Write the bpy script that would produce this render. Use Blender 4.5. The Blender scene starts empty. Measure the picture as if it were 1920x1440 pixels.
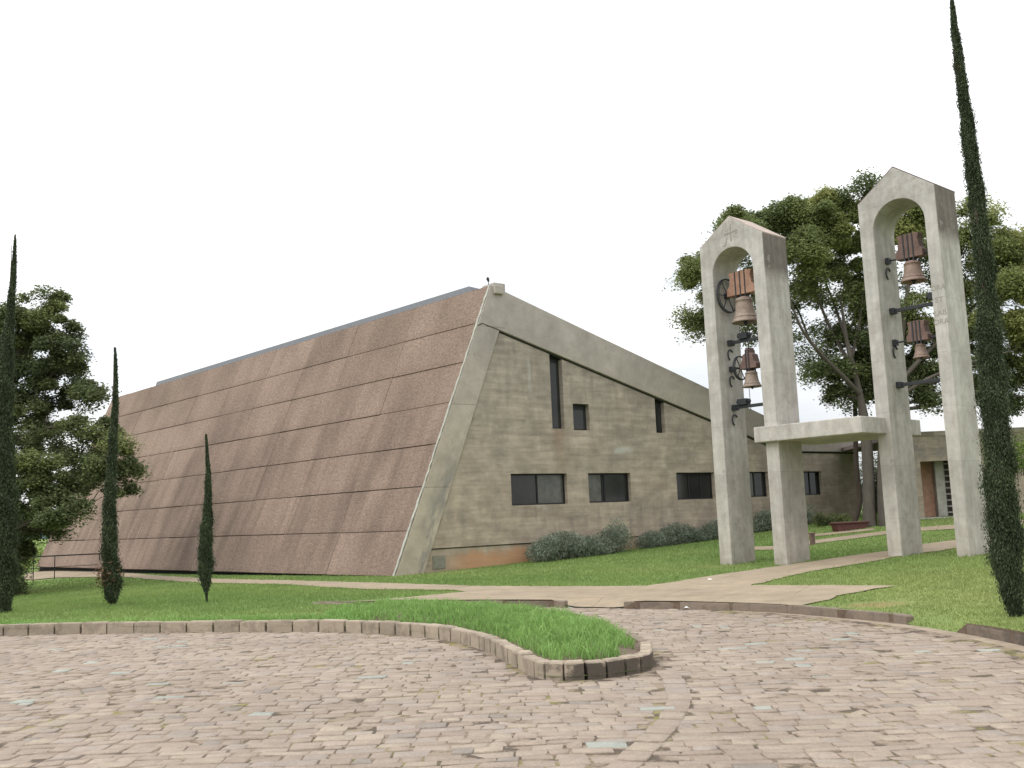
import bpy, bmesh, math, random
import numpy as np
from mathutils import Vector, Matrix
from mathutils.geometry import tessellate_polygon, delaunay_2d_cdt
S = bpy.context.scene
rng = np.random.default_rng(7); random.seed(7)
# ------------------------------------------------------------------ camera
F = 1900.0; SL = .0406; CZ = 1.6
roll = math.atan(SL); pit = math.atan(250*math.cos(roll)/F)
_u0 = np.array([0, -math.sin(pit), math.cos(pit)]); FW = np.array([0, math.cos(pit), math.sin(pit)]); _r0 = np.array([1., 0, 0])
RT = _r0*math.cos(roll)-_u0*math.sin(roll); UP = _u0*math.cos(roll)+_r0*math.sin(roll)
CP = np.array([0, 0, CZ])
cam = bpy.data.cameras.new('camera'); co = bpy.data.objects.new('camera', cam); S.collection.objects.link(co)
co.matrix_world = Matrix(((RT[0], UP[0], -FW[0], 0), (RT[1], UP[1], -FW[1], 0), (RT[2], UP[2], -FW[2], CZ), (0, 0, 0, 1)))
cam.sensor_width = 36; cam.lens = 36*F/1920; cam.clip_end = 6000; S.camera = co
# ------------------------------------------------------------------ overcast sky + soft sun
EL, AZ = math.radians(48), math.radians(243)      # azimuth the light comes from, clockwise from +Y
W = bpy.data.worlds.new('World'); S.world = W; W.use_nodes = True
nt = W.node_tree; nt.nodes.clear()
def wn(t): return nt.nodes.new(t)
sky = wn('ShaderNodeTexSky'); sky.sky_type = 'NISHITA'; sky.sun_disc = False; sky.sun_elevation = EL; sky.sun_rotation = AZ
tc = wn('ShaderNodeTexCoord'); mp = wn('ShaderNodeMapping'); mp.inputs['Scale'].default_value = (1.6, 1.6, 5.5)
noi = wn('ShaderNodeTexNoise'); noi.inputs['Scale'].default_value = 1.7; noi.inputs['Detail'].default_value = 6; noi.inputs['Roughness'].default_value = .5
sep = wn('ShaderNodeSeparateXYZ')
mr = wn('ShaderNodeMapRange'); mr.inputs['From Min'].default_value = 0.0; mr.inputs['From Max'].default_value = 1; mr.inputs['To Min'].default_value = 9.4; mr.inputs['To Max'].default_value = 24
cr = wn('ShaderNodeValToRGB'); e = cr.color_ramp.elements
e[0].position = .4; e[0].color = (.76, .80, .85, 1); e[1].position = .6; e[1].color = (1, 1, 1, 1)
dt = wn('ShaderNodeVectorMath'); dt.operation = 'DOT_PRODUCT'; dt.inputs[1].default_value = (math.sin(AZ)*math.cos(EL), math.cos(AZ)*math.cos(EL), math.sin(EL))
md = wn('ShaderNodeMapRange'); md.inputs['From Min'].default_value = -.7; md.inputs['From Max'].default_value = 1; md.inputs['To Min'].default_value = .92; md.inputs['To Max'].default_value = 1.3
mu = wn('ShaderNodeMath'); mu.operation = 'MULTIPLY'
vm = wn('ShaderNodeVectorMath'); vm.operation = 'SCALE'
mx = wn('ShaderNodeMix'); mx.data_type = 'RGBA'; mx.inputs[0].default_value = .95
bg = wn('ShaderNodeBackground'); bg.inputs['Strength'].default_value = .1; wo = wn('ShaderNodeOutputWorld')
L = nt.links.new
L(tc.outputs['Generated'], mp.inputs[0]); L(mp.outputs[0], noi.inputs['Vector']); L(tc.outputs['Generated'], sep.inputs[0]); L(tc.outputs['Generated'], dt.inputs[0])
L(sep.outputs['Z'], mr.inputs['Value']); L(noi.outputs[0], cr.inputs[0]); L(dt.outputs['Value'], md.inputs['Value']); L(mr.outputs[0], mu.inputs[0]); L(md.outputs[0], mu.inputs[1]); L(mu.outputs[0], vm.inputs['Scale'])
L(cr.outputs[0], vm.inputs[0]); L(sky.outputs[0], mx.inputs[6]); L(vm.outputs[0], mx.inputs[7]); L(mx.outputs[2], bg.inputs[0]); L(bg.outputs[0], wo.inputs[0])
sl = bpy.data.lights.new('sun', 'SUN'); sl.energy = 1.1; sl.angle = math.radians(25); sl.color = (1, .96, .9)
so = bpy.data.objects.new('sun', sl); S.collection.objects.link(so)
sd = Vector((math.sin(AZ)*math.cos(EL), math.cos(AZ)*math.cos(EL), math.sin(EL)))
so.rotation_euler = sd.to_track_quat('Z', 'Y').to_euler()
S.view_settings.view_transform = 'Standard'; S.view_settings.look = 'None'; S.view_settings.exposure = .07; S.view_settings.gamma = 1
S.render.engine = 'CYCLES'
# ------------------------------------------------------------------ helpers
def ray(x, y): return RT*(x-960)+UP*(720-y)+FW*F
def onz(x, y, z=0): d = ray(x, y); return CP+d*(z-CZ)/d[2]
def onY(x, y, Y): d = ray(x, y); return CP+d*Y/d[1]
# terrain: thin plate spline through measured points
TP = [(-3.74, 30.56, 0), (.02, 33.5, .12), (3.94, 36.6, .30), (7.3, 39.3, .49), (11, 42.2, .78), (14.8, 45.2, 1.04), (6.4, 24.6, .2), (5.07, 26, .2), (9.76, 22.3, .35), (8.5, 23.7, .35),
      (10.5, 22.9, .36), (-8.5, 36, -.08), (-14, 42, -.15), (-26, 55, -.3), (15, 38, .93), (17, 38, .95), (12.4, 36.3, .7), (-10.3, 20.5, .12), (-8.5, 21.5, .12), (-6.4, 21.1, .12), (-3.9, 19.9, .13), (-2.3, 19.4, .13),
      (-.7, 18.8, .13), (.8, 18, .13), (2.8, 16.7, .13), (3.9, 15.7, .13), (4.65, 14.3, .13), (5.1, 13.4, .13), (5.35, 12.2, .15), (5.45, 11, .17), (5.5, 9, .17), (7, 2, .17), (9, -6, .17), (6.6, 12.2, .24), (9, 15, .36), (14, 20, .7), (20, 30, 1.0), (25, 12, .8),
      (-8.5, 17.1, .13), (-16, 18.6, .1), (-30, 19, -.2), (-14, 26, -.1), (-20, 30, -.5), (-30, 45, -1), (0, 27, .08), (-30, 70, -1.2), (0, 70, .8), (25, 60, 1.3)]
TP = np.array(TP); _n = len(TP)
def _phi(r2): return .5*r2*np.log(np.maximum(r2, 1e-9))
_A = np.zeros((_n+3, _n+3)); _d2 = ((TP[:, None, :2]-TP[None, :, :2])**2).sum(2)
_A[:_n, :_n] = _phi(_d2)+np.eye(_n)*.05; _A[:_n, _n] = 1; _A[:_n, _n+1:] = TP[:, :2]; _A[_n, :_n] = 1; _A[_n+1:, :_n] = TP[:, :2].T
_w = np.linalg.solve(_A, np.concatenate([TP[:, 2], [0, 0, 0]]))
def gz(x, y):
    x = np.atleast_1d(np.asarray(x, float)); y = np.atleast_1d(np.asarray(y, float)); out = np.empty(len(x))
    for i in range(0, len(x), 20000):
        a, b = x[i:i+20000], y[i:i+20000]
        d2 = (a[:, None]-TP[None, :, 0])**2+(b[:, None]-TP[None, :, 1])**2
        out[i:i+20000] = _phi(d2)@_w[:_n]+_w[_n]+_w[_n+1]*a+_w[_n+2]*b
    r = np.hypot(x, y-30); k = np.clip((r-45)/60, 0, 1)
    out = np.clip(out, -1.6, 1.5)*(1-k)+(-.6)*k
    for (x0, x1, y0, y1, axis, lo, wd) in DIPS:
        m = (x > x0-1.2) & (x < x1+1.2) & (y > y0-1.2) & (y < y1+1.2)
        if m.any():
            d = np.sqrt(((np.column_stack([x, y])[m][:, None]-DENSE[None])**2).sum(2)).min(1); a = x[m] if axis == 0 else y[m]; a0, a1 = (x0, x1) if axis == 0 else (y0, y1)
            lat = np.clip(np.minimum(a-a0, a1-a)/.22+.5, 0, 1); f = np.clip(1-d/wd, 0, 1); f = f*f*(3-2*f)*lat; out[m] = out[m]*(1-f)+lo*f
    return out
DIPS = []; DENSE = None
def g1(x, y): return float(gz(x, y)[0])
def hit(px, py):
    d = ray(px, py); d = d/d[1]; t0 = None; ys = np.arange(8, 90, .25)
    P = CP+ys[:, None]*d; f = P[:, 2]-gz(P[:, 0], P[:, 1]); i = int(np.argmax(f < 0)) if (f < 0).any() else len(ys)-1
    i = max(i, 1); a = f[i-1]/(f[i-1]-f[i]); Y = ys[i-1]+a*.25
    return CP+d*Y
C = S.collection
def tag(o, label=None, cat=None, group=None, kind=None):
    if label: o['label'] = label
    if cat: o['category'] = cat
    if group: o['group'] = group
    if kind: o['kind'] = kind
    return o
def empty(name, loc=(0, 0, 0), rz=0, label=None, cat=None, group=None):
    o = bpy.data.objects.new(name, None); C.objects.link(o); o.location = loc; o.rotation_euler = (0, 0, rz); o.empty_display_size = .2
    return tag(o, label, cat, group)
def mk(name, V, Fs, mat, parent=None, smooth=False, attr=None, bevel=0):
    me = bpy.data.meshes.new(name); V = np.asarray(V, float)
    if isinstance(Fs, np.ndarray):
        k = Fs.shape[1]; n = len(Fs)
        me.vertices.add(len(V)); me.vertices.foreach_set('co', V.astype(np.float32).ravel())
        me.loops.add(n*k); me.loops.foreach_set('vertex_index', Fs.astype(np.int32).ravel())
        me.polygons.add(n); me.polygons.foreach_set('loop_start', np.arange(0, n*k, k, dtype=np.int32)); me.polygons.foreach_set('loop_total', np.full(n, k, dtype=np.int32))
        me.update(calc_edges=True)
    else:
        me.from_pydata([tuple(v) for v in V], [], [tuple(f) for f in Fs]); me.update()
    if attr is not None:
        a = me.color_attributes.new('tone', 'FLOAT_COLOR', 'POINT')
        at = np.asarray(attr, float)
        if at.ndim == 1: at = np.stack([at]*3, 1)
        a.data.foreach_set('color', np.concatenate([at, np.ones((len(at), 1))], 1).astype(np.float32).ravel())
    if smooth: me.polygons.foreach_set('use_smooth', np.ones(len(me.polygons), bool))
    me.materials.append(mat); o = bpy.data.objects.new(name, me); C.objects.link(o)
    if parent: o.parent = parent
    if bevel:
        b = o.modifiers.new('b', 'BEVEL'); b.width = bevel; b.segments = 2; b.limit_method = 'ANGLE'; b.angle_limit = math.radians(40)
    return o
class MB:
    def __init__(s): s.V = []; s.F = []
    def add(s, V, Fs):
        k = len(s.V); s.V += [tuple(v) for v in V]; s.F += [tuple(i+k for i in f) for f in Fs]; return s
    def box(s, a, b):
        (x0, y0, z0), (x1, y1, z1) = a, b
        return s.add([(x0, y0, z0), (x1, y0, z0), (x1, y1, z0), (x0, y1, z0), (x0, y0, z1), (x1, y0, z1), (x1, y1, z1), (x0, y1, z1)],
                     [(0, 3, 2, 1), (4, 5, 6, 7), (0, 1, 5, 4), (1, 2, 6, 5), (2, 3, 7, 6), (3, 0, 4, 7)])
    def prism(s, poly, y0, y1):      # polygon in x-z, extruded along y
        n = len(poly); s.add([(x, y0, z) for x, z in poly]+[(x, y1, z) for x, z in poly], [tuple(range(n)), tuple(range(2*n-1, n-1, -1))]+[(i, i+n, (i+1) % n+n, (i+1) % n) for i in range(n)]); return s
    def tube(s, P, R, k=8, cap=True):
        P = [Vector(p) for p in P]; n = len(P)
        if not hasattr(R, '__len__'): R = [R]*n
        V = []; Fs = []; ref = None
        for i in range(n):
            t = (P[min(i+1, n-1)]-P[max(i-1, 0)]).normalized()
            if ref is None: ref = t.orthogonal().normalized()
            a = (ref-t*ref.dot(t)); a = a.normalized() if a.length > 1e-6 else t.orthogonal().normalized(); ref = a; b = t.cross(a)
            for j in range(k):
                w = 2*math.pi*j/k; V.append(P[i]+(a*math.cos(w)+b*math.sin(w))*R[i])
        for i in range(n-1):
            for j in range(k): Fs.append((i*k+j, i*k+(j+1) % k, (i+1)*k+(j+1) % k, (i+1)*k+j))
        if cap: Fs += [tuple(range(k-1, -1, -1)), tuple(range((n-1)*k, n*k))]
        return s.add(V, Fs)
    def lathe(s, prof, c=(0, 0, 0), k=28):
        V = []; Fs = []; n = len(prof)
        for r, z in prof:
            for j in range(k): w = 2*math.pi*j/k; V.append((c[0]+r*math.cos(w), c[1]+r*math.sin(w), c[2]+z))
        for i in range(n-1):
            for j in range(k): Fs.append((i*k+j, i*k+(j+1) % k, (i+1)*k+(j+1) % k, (i+1)*k+j))
        return s.add(V, Fs)
    def ring(s, c, r, w, th, axis='x', k=24):   # flat hoop
        V = []; Fs = []
        for j in range(k):
            a = 2*math.pi*j/k
            for rr, d in ((r, -w/2), (r, w/2), (r-th, w/2), (r-th, -w/2)):
                V.append((c[0]+d, c[1]+rr*math.cos(a), c[2]+rr*math.sin(a)) if axis == 'x' else (c[0]+rr*math.cos(a), c[1]+d, c[2]+rr*math.sin(a)))
        for j in range(k):
            b = ((j+1) % k)*4; a = j*4
            for q in range(4): Fs.append((a+q, a+(q+1) % 4, b+(q+1) % 4, b+q))
        return s.add(V, Fs)
    def build(s, name, mat, parent=None, smooth=False, bevel=0, **k): return mk(name, s.V, s.F, mat, parent, smooth, bevel=bevel, **k)
def inpoly(x, y, poly):
    x = np.asarray(x); y = np.asarray(y); r = np.zeros(x.shape, bool); n = len(poly)
    for i in range(n):
        x0, y0 = poly[i][:2]; x1, y1 = poly[(i+1) % n][:2]
        if y0 == y1: continue
        c = ((y0 > y) != (y1 > y)) & (x < (x1-x0)*(y-y0)/(y1-y0)+x0); r ^= c
    return r
# ------------------------------------------------------------------ materials
class N:
    def __init__(s, name):
        s.m = bpy.data.materials.new(name); s.m.use_nodes = True; s.t = s.m.node_tree; s.t.nodes.clear()
        s.out = s.t.nodes.new('ShaderNodeOutputMaterial'); s.p = s.t.nodes.new('ShaderNodeBsdfPrincipled'); s.t.links.new(s.p.outputs[0], s.out.inputs[0])
        s.tc = s.t.nodes.new('ShaderNodeTexCoord'); s.obj = s.tc.outputs['Object']
    def put(s, n, i, v):
        if isinstance(v, bpy.types.NodeSocket): s.t.links.new(v, n.inputs[i])
        elif v is not None:
            if isinstance(v, tuple) and len(v) == 3 and n.inputs[i].type == 'RGBA': v = (*v, 1)
            n.inputs[i].default_value = v
    def node(s, t, ins={}, out=0, **k):
        n = s.t.nodes.new(t)
        for a, b in k.items(): setattr(n, a, b)
        for i, v in ins.items(): s.put(n, i, v)
        return n.outputs[out]
    def map(s, sc=(1, 1, 1), loc=(0, 0, 0), v=None): return s.node('ShaderNodeMapping', {0: v or s.obj, 'Scale': sc, 'Location': loc})
    def noise(s, sc, det=5, ro=.55, v=None, out=0, dist=0): return s.node('ShaderNodeTexNoise', {'Vector': v or s.obj, 'Scale': sc, 'Detail': det, 'Roughness': ro, 'Distortion': dist}, out)
    def ramp(s, f, *st):
        n = s.t.nodes.new('ShaderNodeValToRGB'); s.put(n, 0, f); e = n.color_ramp.elements
        while len(e) < len(st): e.new(.5)
        for q, (p, c) in zip(e, st): q.position = p; q.color = (*c, 1) if isinstance(c, tuple) else (c, c, c, 1)
        return n.outputs[0]
    def mix(s, f, a, b, mode='MIX'):
        n = s.t.nodes.new('ShaderNodeMix'); n.data_type = 'RGBA'; n.blend_type = mode; s.put(n, 0, f); s.put(n, 6, a); s.put(n, 7, b); return n.outputs[2]
    def math(s, op, a, b=None, c=None): return s.node('ShaderNodeMath', {0: a, 1: b, 2: c}, operation=op)
    def mr(s, v, a, b, c=0., d=1.): return s.node('ShaderNodeMapRange', {'Value': v, 'From Min': a, 'From Max': b, 'To Min': c, 'To Max': d})
    def xyz(s): n = s.t.nodes.new('ShaderNodeSeparateXYZ'); s.put(n, 0, s.obj); return n.outputs
    def comb(s, x, y, z): return s.node('ShaderNodeCombineXYZ', {0: x, 1: y, 2: z})
    def bump(s, h, st=.3, d=.02): s.put(s.p, 'Normal', s.node('ShaderNodeBump', {'Strength': st, 'Distance': d, 'Height': h}))
    def done(s, col=None, ro=.9, spec=.3, **k):
        if col is not None: s.put(s.p, 'Base Color', col)
        s.put(s.p, 'Roughness', ro); s.put(s.p, 'Specular IOR Level', spec)
        for a, b in k.items(): s.put(s.p, a.replace('_', ' '), b)
        return s.m
def band(n, v, a, b, soft=.1):     # 1 between a and b
    return n.math('MULTIPLY', n.mr(v, a-soft, a+soft), n.mr(v, b+soft, b-soft))
def wall_concrete():
    n = N('board_marked_concrete'); x, y, z = n.xyz(); v = n.comb(x, z, y)
    wob = n.math('MULTIPLY_ADD', n.noise(.8, 3), .05, z)
    bv = n.comb(x, wob, 0.)
    br = n.node('ShaderNodeTexBrick', {'Vector': bv, 'Color1': (.36, .36, .36), 'Color2': (.62, .62, .62), 'Mortar': (.2, .2, .2), 'Scale': 1., 'Mortar Size': .004, 'Mortar Smooth': .3, 'Bias': 0., 'Brick Width': 2.7, 'Row Height': .135})
    br2 = n.node('ShaderNodeTexBrick', {'Vector': n.comb(n.math('ADD', x, .9), wob, 0.), 'Color1': (.3, .3, .3), 'Color2': (.7, .7, .7), 'Mortar': (.45, .45, .45), 'Scale': 1., 'Mortar Size': .01, 'Mortar Smooth': .6, 'Bias': 0., 'Brick Width': 1.35, 'Row Height': .54})
    hstr = n.noise(2.2, 6, .6, n.comb(n.math('MULTIPLY', x, .45), n.math('MULTIPLY', z, 3.2), 0.))
    big = n.noise(.42, 5, .6, v, dist=.6); pat = n.noise(1.5, 6, .62, v)
    base = n.ramp(n.math('MULTIPLY_ADD', z, .1, n.math('MULTIPLY', big, .35)), (.14, (.39, .315, .232)), (.46, (.35, .293, .228)), (.95, (.308, .266, .222)))
    c = n.mix(.22, base, br, 'OVERLAY'); c = n.mix(.2, c, br2, 'OVERLAY')
    c = n.mix(.38, c, n.ramp(hstr, (.34, .3), (.5, .5), (.66, .66)), 'OVERLAY')
    c = n.mix(.5, c, n.ramp(pat, (.35, .32), (.65, .66)), 'OVERLAY')
    vs = n.noise(2.0, 6, .65, n.comb(n.math('MULTIPLY', x, 1.6), n.math('MULTIPLY', z, .25), 0.)); sill = n.math('MULTIPLY', n.mr(z, 2.0, 1.9), n.mr(z, .7, 1.7)); top = n.mr(z, 4.2, 6.5)
    c = n.mix(n.math('MULTIPLY', n.mr(vs, .5, .64), n.math('MULTIPLY_ADD', n.math('MAXIMUM', sill, top), .3, .08)), c, (.15, .135, .115))
    c = n.mix(n.math('MULTIPLY', n.mr(n.noise(.9, 7, .68, v), .5, .64), .42), c, (.19, .167, .142))
    c = n.mix(n.math('MULTIPLY', n.mr(n.noise(1.15, 7, .7, n.comb(n.math('ADD', x, 31.), n.math('MULTIPLY', z, 1.6), 0.)), .55, .7), .35), c, (.48, .44, .36))
    lp = n.math('MULTIPLY', band(n, x, 9.3, 10.2, .08), band(n, z, 3.72, 3.95, .06)); lp = n.math('MAXIMUM', lp, n.math('MULTIPLY', band(n, x, 5.45, 5.58, .03), band(n, z, 5.7, 7.0, .1)))
    c = n.mix(n.math('MULTIPLY', n.math('MULTIPLY', lp, n.mr(pat, .3, .6)), .6), c, (.46, .46, .42))
    dm = n.math('MULTIPLY', n.mr(n.math('ADD', x, n.math('MULTIPLY', z, -.5)), 1.0, -.2), n.mr(n.noise(1.6, 6, .7, v), .45, .6))
    c = n.mix(n.math('MULTIPLY', dm, .6), c, (.15, .15, .14))
    # rust runs under the tall slit and red earth splashed on the plinth
    rs = n.math('MULTIPLY', band(n, x, 6.45, 7.0, .12), n.mr(z, 2.6, 4.5)); rs = n.math('MULTIPLY', rs, n.mr(z, 4.62, 4.5))
    c = n.mix(n.math('MULTIPLY', rs, .45), c, (.2, .12, .07))
    er = n.math('SUBTRACT', n.math('MULTIPLY', z, 1.0), n.math('MULTIPLY', n.noise(1.1, 6, .65, v), 1.1))
    er = n.math('MULTIPLY', n.mr(n.math('SUBTRACT', er, n.math('MULTIPLY', n.math('MAXIMUM', n.math('SUBTRACT', x, 5.), 0.), .06)), .1, -.12), n.mr(x, 1.6, 2.8))
    c = n.mix(n.math('MULTIPLY', n.math('MULTIPLY', er, n.mr(x, 10.4, 9.4)), .72), c, (.46, .235, .115))
    n.bump(n.math('MULTIPLY_ADD', br, .5, n.math('MULTIPLY', n.noise(14, 6, .6, v), .6)), .35, .015)
    return n.done(c, .92, .2)
def band_concrete():
    n = N('smooth_grey_concrete'); x, y, z = n.xyz(); v = n.comb(x, z, y)
    big = n.noise(.5, 6, .6, v, dist=.5); pat = n.noise(2.4, 7, .65, v)
    c = n.mix(n.mr(z, 2, 7.9), (.425, .365, .285), (.36, .322, .288)); c = n.mix(.6, c, n.ramp(big, (.3, .37), (.7, .6)), 'OVERLAY'); c = n.mix(.6, c, n.ramp(pat, (.3, .38), (.7, .6)), 'OVERLAY')
    dark = n.math('MULTIPLY', n.mr(z, 9, 4.4), n.mr(x, 9., 17.)); c = n.mix(n.math('MULTIPLY', dark, .38), c, (.14, .135, .13))
    st = n.math('MULTIPLY', n.mr(n.noise(1.5, 7, .72, n.comb(n.math('SUBTRACT', x, n.math('MULTIPLY', z, .43)), n.math('MULTIPLY', z, .35), 3.)), .46, .56), n.mr(z, 5., 2.5)); st = n.math('MULTIPLY', st, n.mr(n.math('SUBTRACT', x, n.math('MULTIPLY', z, .43)), .25, .6)); c = n.mix(n.math('MULTIPLY', st, .6), c, (.16, .16, .155)); c = n.mix(n.math('MULTIPLY', n.mr(n.noise(3, 7, .75, v), .58, .68), .4), c, (.17, .155, .135))
    j = n.node('ShaderNodeTexBrick', {'Vector': n.comb(n.math('MULTIPLY', x, .01), z, 0.), 'Color1': (1., 1., 1.), 'Color2': (.9, .9, .9), 'Mortar': (.35, .35, .35), 'Scale': 1., 'Mortar Size': .012, 'Brick Width': 9., 'Row Height': 2.62})
    c = n.mix(n.math('MULTIPLY', n.mr(n.math('SUBTRACT', x, n.math('MULTIPLY', z, .43)), 1.15, 1.1), .6), c, j, 'MULTIPLY')
    n.bump(n.noise(11, 7, .6, v), .3, .015); return n.done(c, .9, .2)
def tower_concrete(name, zt, w):
    n = N(name); x, y, z = n.xyz()
    big = n.noise(.7, 6, .6, dist=.4); pat = n.noise(3.2, 7, .65); stv = n.noise(1.6, 6, .65, n.map((3.5, 3.5, .35)))
    c = n.mix(n.mr(z, 0, 6), (.43, .396, .345), (.425, .40, .373)); c = n.mix(.7, c, n.ramp(big, (.3, .38), (.7, .6)), 'OVERLAY'); c = n.mix(.55, c, n.ramp(pat, (.3, .36), (.7, .62)), 'OVERLAY')
    c = n.mix(.5, c, n.ramp(stv, (.35, .36), (.65, .58)), 'OVERLAY')
    br = n.node('ShaderNodeTexBrick', {'Vector': n.comb(n.math('ADD', x, y), z, 0.), 'Color1': (.45, .45, .45), 'Color2': (.55, .55, .55), 'Mortar': (.3, .3, .3), 'Scale': 1., 'Mortar Size': .006, 'Mortar Smooth': .4, 'Brick Width': 6., 'Row Height': 1.22})
    c = n.mix(.5, c, br, 'OVERLAY')
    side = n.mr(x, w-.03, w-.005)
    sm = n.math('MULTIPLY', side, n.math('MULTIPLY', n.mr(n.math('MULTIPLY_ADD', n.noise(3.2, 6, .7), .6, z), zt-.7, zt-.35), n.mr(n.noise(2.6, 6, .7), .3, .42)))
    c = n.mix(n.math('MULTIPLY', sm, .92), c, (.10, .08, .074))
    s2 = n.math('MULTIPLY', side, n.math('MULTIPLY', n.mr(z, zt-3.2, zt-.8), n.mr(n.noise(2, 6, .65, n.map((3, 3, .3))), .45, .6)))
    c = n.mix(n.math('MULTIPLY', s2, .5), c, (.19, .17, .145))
    foot_shade = n.math('MULTIPLY', n.mr(z, .95, .2), n.mr(n.noise(4, 6, .7), .4, .62)); c = n.mix(n.math('MULTIPLY', foot_shade, .5), c, (.26, .205, .14)); wt = n.mr(n.noise(2.1, 7, .72, n.map((1.4, 1.4, .7), (9, 4, 2))), .5, .62); c = n.mix(n.math('MULTIPLY', wt, .28), c, (.25, .205, .17)); c = n.mix(n.math('MULTIPLY', n.mr(n.noise(9, 6, .75), .6, .68), .4), c, (.2, .185, .16))  # noisy brown at the tower foot stands in for contact shadow, painted into colour
    ed = n.math('MULTIPLY', n.mr(z, zt-.5, zt+.7), n.mr(n.noise(5, 6, .7), .45, .65)); c = n.mix(n.math('MULTIPLY', ed, .5), c, (.2, .17, .145))
    bl = n.math('MULTIPLY', n.mr(n.noise(5, 6, .72), .6, .7), .5); c = n.mix(bl, c, (.2, .17, .15)); c = n.mix(n.math('MULTIPLY', n.mr(n.noise(1.3, 7, .7, n.map((1, 1, 1), (5, 2, 9))), .5, .66), .4), c, (.24, .215, .185))
    n.bump(n.math('MULTIPLY_ADD', br, .3, n.noise(16, 7, .62)), .35, .012); tieh = n.node('ShaderNodeTexVoronoi', {'Vector': n.comb(n.math('ADD', x, y), z, 0.), 'Scale': 1.6}, 0); c = n.mix(n.math('MULTIPLY', n.mr(tieh, .035, .02), .5), c, (.14, .12, .10)); return n.done(c, .92, .2)
def cladding():
    n = N('pink_aggregate_cladding'); x, y, z = n.xyz()
    at = n.node('ShaderNodeAttribute', attribute_name='tone')
    sp = n.noise(26, 4, .8); sp2 = n.noise(9, 5, .7)
    c = n.mix(sp, (.11, .078, .06), (.33, .24, .19)); c = n.mix(.65, c, n.ramp(sp2, (.35, .33), (.65, .67)), 'OVERLAY')
    peb = n.node('ShaderNodeTexVoronoi', {'Vector': n.obj, 'Scale': 17.}, 0); c = n.mix(n.math('MULTIPLY', n.mr(peb, .16, .08), .5), c, (.5, .42, .38))
    big = n.noise(.33, 5, .55, n.map((1.3, .8, 1))); c = n.mix(.75, c, n.ramp(big, (.34, .37), (.64, .6)), 'OVERLAY')
    st = n.noise(1.0, 6, .62, n.map((1.3, .16, 1), (3, 0, 0)), dist=.3)
    lo = band(n, y, .2, 5.6, 1.2)
    m = n.math('MULTIPLY', n.mr(st, .46, .66), n.math('MULTIPLY_ADD', lo, .6, .2)); c = n.mix(n.math('MULTIPLY', m, .68), c, (.098, .07, .056))
    c = n.mix(.5, c, n.mr(at, 0, 1, .43, .57), 'OVERLAY'); c = n.mix(n.math('MULTIPLY', n.mr(n.math('FRACT', n.math('MULTIPLY', y, 1/1.435)), .2, 0.), .25), c, (.12, .08, .065))
    n.bump(n.math('MULTIPLY_ADD', sp, 1., peb), .6, .03); return n.done(c, .95, .15)
def plain(name, col, ro=.8, var=.25, sc=8, metal=0., spec=.3, bump=.2):
    n = N(name); c = n.mix(var*2, col, n.ramp(n.noise(sc, 6, .65), (.3, .3), (.7, .68)), 'OVERLAY')
    if bump: n.bump(n.noise(sc*3, 5), bump, .01)
    return n.done(c, ro, spec, Metallic=metal)
def foliage(name, dark, light, hi=None, tr=.35, sc=.8):
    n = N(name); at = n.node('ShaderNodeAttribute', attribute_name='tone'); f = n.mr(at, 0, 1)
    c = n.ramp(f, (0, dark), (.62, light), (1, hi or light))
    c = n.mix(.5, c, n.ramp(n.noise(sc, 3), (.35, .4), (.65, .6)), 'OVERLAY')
    n.put(n.p, 'Base Color', c); n.put(n.p, 'Roughness', .62); n.put(n.p, 'Specular IOR Level', .2)
    tl = n.t.nodes.new('ShaderNodeBsdfTranslucent'); n.put(tl, 0, c); ms = n.t.nodes.new('ShaderNodeMixShader'); ms.inputs[0].default_value = tr
    n.t.links.new(n.p.outputs[0], ms.inputs[1]); n.t.links.new(tl.outputs[0], ms.inputs[2]); n.t.links.new(ms.outputs[0], n.out.inputs[0]); return n.m
def lawn_col(n):
    a = n.noise(.22, 4, .5); b = n.noise(1.3, 5, .6); d = n.noise(26, 3, .7)
    c = n.ramp(a, (.35, (.138, .204, .062)), (.55, (.168, .228, .074)), (.7, (.205, .245, .09)))
    x, y, z = n.xyz()
    dry = n.math('MULTIPLY', n.mr(x, 3.2, 6.5), n.mr(y, 24, 17)); c = n.mix(n.math('MULTIPLY', dry, .7), c, (.205, .235, .08))
    c = n.mix(.5, c, n.ramp(b, (.35, .42), (.65, .6)), 'OVERLAY'); return n.mix(.5, c, n.ramp(d, (.3, .38), (.7, .62)), 'OVERLAY'), d
def lawn_mat():
    n = N('lawn_grass'); c, d = lawn_col(n)
    x, y, z = n.xyz(); bd = n.math('SQRT', n.math('ADD', n.math('POWER', n.math('SUBTRACT', x, 5.08), 2.), n.math('POWER', n.math('SUBTRACT', y, 14.8), 2.)))
    c = n.mix(n.math('MULTIPLY', n.mr(n.math('MULTIPLY_ADD', n.noise(5, 4), .5, bd), .75, .4), .6), c, (.27, .16, .09))
    bare = n.math('MULTIPLY', n.mr(n.noise(.9, 5, .6), .7, .76), .5); c = n.mix(bare, c, (.26, .17, .09))
    n.bump(d, .8, .05); return n.done(c, .95, .1)
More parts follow.
